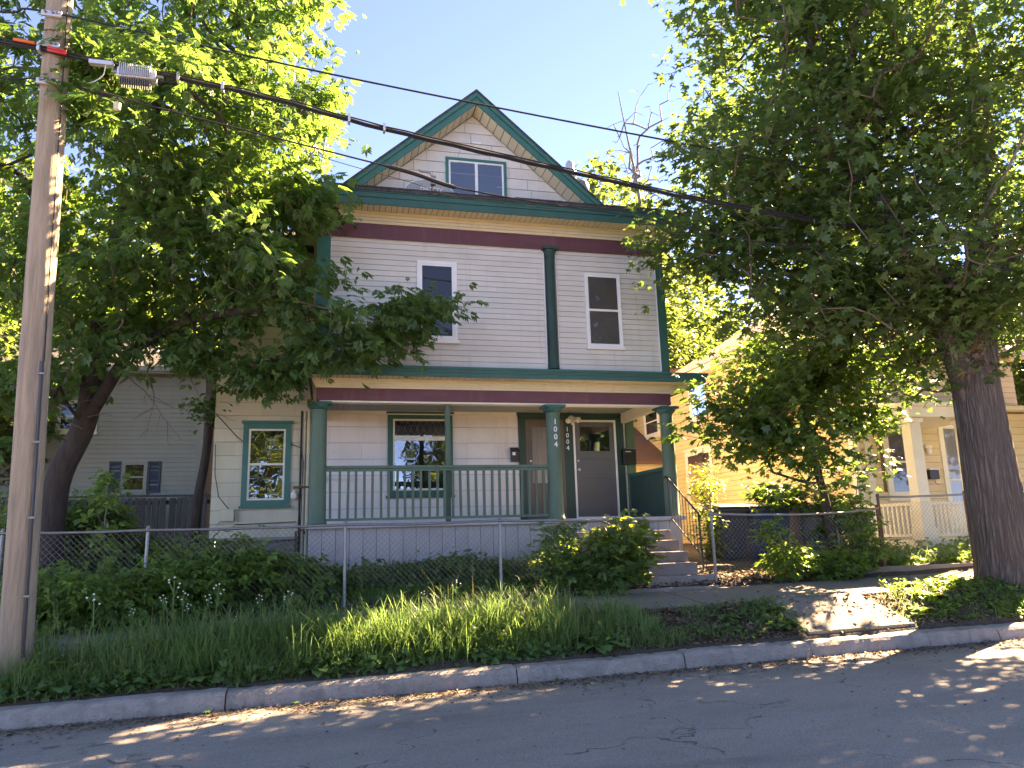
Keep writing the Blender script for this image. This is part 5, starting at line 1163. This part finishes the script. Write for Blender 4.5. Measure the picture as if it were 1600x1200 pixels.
grass('verge_grass', 1300, (4.2, 5.9), (8.75, 9.35), (.05, .17), .003, lean=.7, dens=lambda x, y: .5+0*x, seed=5)
grass('yard_grass', 8000, (8.6, 13.5), (11.2, 12.6), (.08, .28), .0035, lean=.6, seed=6)
grass('yard_grass', 7000, (-4, 4), (10.98, 11.6), (.08, .3), .003, lean=.6, seed=7)
grass('yard_grass', 5000, (-9, 6), (12.5, 19), (.1, .3), .004, seed=8)
M['l_dry'] = leafmat('dry_grass_stalk', (.36, .33, .16), (.22, .24, .10), (.4, .4, .15), .3)
grass('dry_stalks', 260, (-3, 3.6), (8.8, 9.38), (.35, .68), .0022, lean=.3, clump=.2, mat_='l_dry', seed=12)
grass('wispy_grass', 2600, (-4.5, 4.3), (8.68, 8.95), (.08, .28), .003, lean=.9, clump=.1, seed=13)
def cover(name, n, xr, yr, hr, size, leaf, lm, seed, dens=None, ymax=9.42):
    global rng
    rng = np.random.default_rng(seed); nc = n//12; cx = rng.uniform(*xr, nc); cy = rng.uniform(*yr, nc); hh = rng.uniform(*hr, nc)
    if dens is not None: k = rng.uniform(0, 1, nc) < dens(cx, cy); cx, cy, hh = cx[k], cy[k], hh[k]; nc = len(cx)
    ci = rng.integers(0, nc, n); x = cx[ci]+rng.normal(0, .06, n); y = cy[ci]+rng.normal(0, .05, n)
    if yr[0] < 9.4: y = np.clip(y, 8.68, ymax)
    z = G(x, y)+rng.uniform(.1, 1, n)*hh[ci]
    return scatter_leaves(name, np.stack([x, y, z], 1), leaf, size, lm, None, None, .0, .6, vbias=rng.uniform(0, 1, nc)[ci])
cover('low_weeds', 2800, (-5, 3.4), (8.75, 9.35), (.1, .38), .07, 'simple', M['l_shrub'], 77)
cover('low_weeds', 5200, (-5, 2.6), (8.68, 9.0), (.03, .18), .085, 'broad', M['l_weed'], 71)
cover('low_weeds', 1100, (2.2, 4.6), (8.68, 9.1), (.03, .12), .07, 'broad', M['l_weed'], 72, dens=lambda x, y: np.clip((4.6-x)/2, .15, 1))
cover('low_weeds', 3600, (7.9, 13), (8.7, 9.95), (.03, .12), .07, 'broad', M['l_vine'], 73, ymax=9.97)
cover('low_weeds', 420, (4.9, 5.9), (8.7, 9.4), (.03, .1), .06, 'broad', M['l_weed'], 74)
cover('low_weeds', 2600, (9, 13), (11.1, 12.4), (.08, .35), .09, 'broad', M['l_vine'], 75)
cover('low_weeds', 2200, (-4.5, 3.6), (11.0, 11.5), (.05, .3), .08, 'broad', M['l_weed'], 76)
# fallen leaves
def litter(name, n, xr, yf, seed, size=.05):
    global rng
    rng = np.random.default_rng(seed); x = rng.uniform(*xr, n); y = yf(n); z = np.where(y < 8.38, road_z(x, y)-((y-2)/8)**2*.03+.006, G(x, y)+.012)
    o = scatter_leaves(name, np.stack([x, y, z], 1), 'broad', size, M['litter'], None, None, .0, .35, .5, kind='stuff'); return o
litter('leaf_litter', 5200, (-6, 14), lambda n: 8.36-np.abs(rng.normal(0, .16, n)), 81, .035)
litter('leaf_litter', 5200, (2.6, 13), lambda n: rng.uniform(8.68, 9.4, n), 82)
litter('leaf_litter', 2600, (3.6, 5.8), lambda n: rng.uniform(8.68, 9.4, n), 86)
litter('leaf_litter', 1400, (-6, 14), lambda n: 8.35-np.abs(rng.normal(0, .35, n)), 87, .045)
litter('leaf_litter', 4200, (-.5, 8), lambda n: rng.uniform(10.88, 11.5, n), 83, .06)
grass('crack_grass', 260, (2.5, 8.5), (9.45, 9.6), (.05, .16), .003, lean=.7, clump=.05, seed=31)
litter('leaf_litter', 500, (-6, 14), lambda n: rng.uniform(9.5, 10.8, n), 84, .04)
o = litter('leaf_litter', 260, (-4, 9), lambda n: rng.uniform(5, 8.3, n), 85, .03)
# fresh green leaves on the road and kerb
global_rng = np.random.default_rng(5)
fl_pts = [(.38, 7.95), (-1.05, 8.2), (1.0, 8.1), (-.3, 8.25)]
for k, (x, y) in enumerate(fl_pts):
    tv, tf = T['maple']; s = .09; me = bpy.data.meshes.new('fallen_leaf'); me.from_pydata([tuple(p*s) for p in tv], [], [tuple(f_) for f_ in tf]); me.materials.append(M['l_vine'])
    o = bpy.data.objects.new('fallen_leaf', me); COL.objects.link(o); o.location = (x, y, float(road_z(x, y))-.008+.03); o.rotation_euler = (.1, -.1, k*1.7)
    tag(o, 'fresh green leaf lying on the asphalt, '+('nearest the camera', 'leftmost, beside a kerb joint', 'rightmost of the few', 'closest to the kerb left of centre')[k], 'leaf', 'fresh leaves fallen on the road')

# broad rosette weeds along the kerb (countable): three prototypes, copies
def rosette(seed, n, L):
    rg = random.Random(seed); b = MB()
    for k in range(n):
        an = 2*math.pi*k/n+rg.uniform(-.3, .3); l_ = L*rg.uniform(.7, 1.1); el = rg.uniform(.5, 1.0); w0 = l_*.26
        d = Vector((math.cos(an), math.sin(an), 0)); sd_ = Vector((-math.sin(an), math.cos(an), 0)); pts = []
        for q, (t_, ww) in enumerate(((0, .1), (.25, .35), (.5, .95), (.75, .85), (1, .05))):
            p = d*l_*t_*math.cos(el*(1-t_*.5))+Vector((0, 0, l_*(math.sin(el)*t_-.55*t_*t_))); pts.append((p-sd_*w0*ww+Vector((0, 0, .15*w0*ww)), p, p+sd_*w0*ww+Vector((0, 0, .15*w0*ww))))
        k0 = len(b.v)
        for a_, c_, e_ in pts: b.v += [tuple(a_), tuple(c_), tuple(e_)]
        for q in range(4):
            i0 = k0+q*3; b.f += [(i0, i0+1, i0+4, i0+3), (i0+1, i0+2, i0+5, i0+4)]
    me = bpy.data.meshes.new('rosette'); me.from_pydata(b.v, [], b.f); me.materials.append(M['l_weed']); me.shade_smooth()
    a = me.attributes.new('v', 'FLOAT', 'POINT'); a.data.foreach_set('value', [rg.random()*.6 for _ in b.v]); return me
protos = [rosette(1, 9, .26), rosette(2, 7, .20), rosette(3, 11, .32)]
rr_ = random.Random(4)
for k in range(46):
    x = rr_.uniform(-3.2, 3.4) if k < 34 else (rr_.uniform(4.9, 5.8) if k < 40 else rr_.uniform(7.5, 9.3)); y = rr_.uniform(8.72, 9.0) if k < 34 else rr_.uniform(8.8, 9.3)
    o = bpy.data.objects.new('broadleaf_weed', protos[k % 3]); COL.objects.link(o); o.location = (x, y, float(G(x, y))); s = rr_.uniform(.55, 1.0); o.scale = (s, s, s*rr_.uniform(.8, 1.2)); o.rotation_euler = (0, 0, rr_.uniform(0, 6))
    tag(o, 'broad-leaved green rosette weed on the verge by the kerb', 'weed', 'broad-leaved weeds along the kerb')
# white-flowered fleabane stalks
fb = thing('fleabane', 'tall thin weed stalk topped with small white flower heads above the long grass', 'wildflower', (0, 0, 0), 'white-flowered weed stalks on the verge')
b = MB(); b.tube([(0, 0, 0), (.01, 0, .3), (0, .01, .6)], .004, 4); tops = [(0, .01, .62), (.05, .02, .58), (-.05, 0, .56), (.03, -.04, .60), (-.02, .05, .53)]
for tp_ in tops[1:]: b.tube([(0, .01, .45), tp_], .0025, 3)
for k in range(16):
    an = k*2.4; z = .08+k*.028; d = Vector((math.cos(an), math.sin(an), .5)); sd_ = Vector((-math.sin(an), math.cos(an), 0)); p = Vector((0, 0, z)); L = .09-.003*k
    b.add([p, p+d*L*.5+sd_*.008, p+d*L, p+d*L*.5-sd_*.008], [(0, 1, 2, 3)])
b.build('stem', M['l_weed'], fb)
for tp_ in tops: b = MB(); b.lathe(tp_[:2], [(.002, tp_[2]-.006), (.009, tp_[2]), (.010, tp_[2]+.005), (.003, tp_[2]+.009)], 8); b.build('flower_head', M['petal'], fb)
fb.location = (-1.55, 9.3, float(G(-1.55, 9.3)))
for k in range(12):
    c = (rr_.uniform(-2.4, -.2), rr_.uniform(9.1, 9.38)) if k < 10 else (rr_.uniform(-.2, 1.6), rr_.uniform(9.2, 9.38)); s = rr_.uniform(.6, 1.25)
    r_ = fb.copy(); COL.objects.link(r_); r_.location = (c[0], c[1], float(G(*c))); r_.rotation_euler = (rr_.uniform(-.12, .12), rr_.uniform(-.12, .12), rr_.uniform(0, 6)); r_.scale = (s, s, s)
    for chd in list(fb.children):
        cc = chd.copy(); COL.objects.link(cc); cc.parent = r_
# bare brown leaf cluster on the maple trunk
rng = np.random.default_rng(91)
t = thing('dry_leaf_cluster', 'clump of dead brown leaves caught in the fork of the street maple', 'leaf clump', (9.85, 9.35, 4.2))
pts = np.array([9.85, 9.32, 4.2])+rng.normal(0, 1, (46, 3))*np.array([.13, .06, .16])
scatter_leaves('leaf', pts, 'maple', .12, M['litter'], t, None, .8, .7)
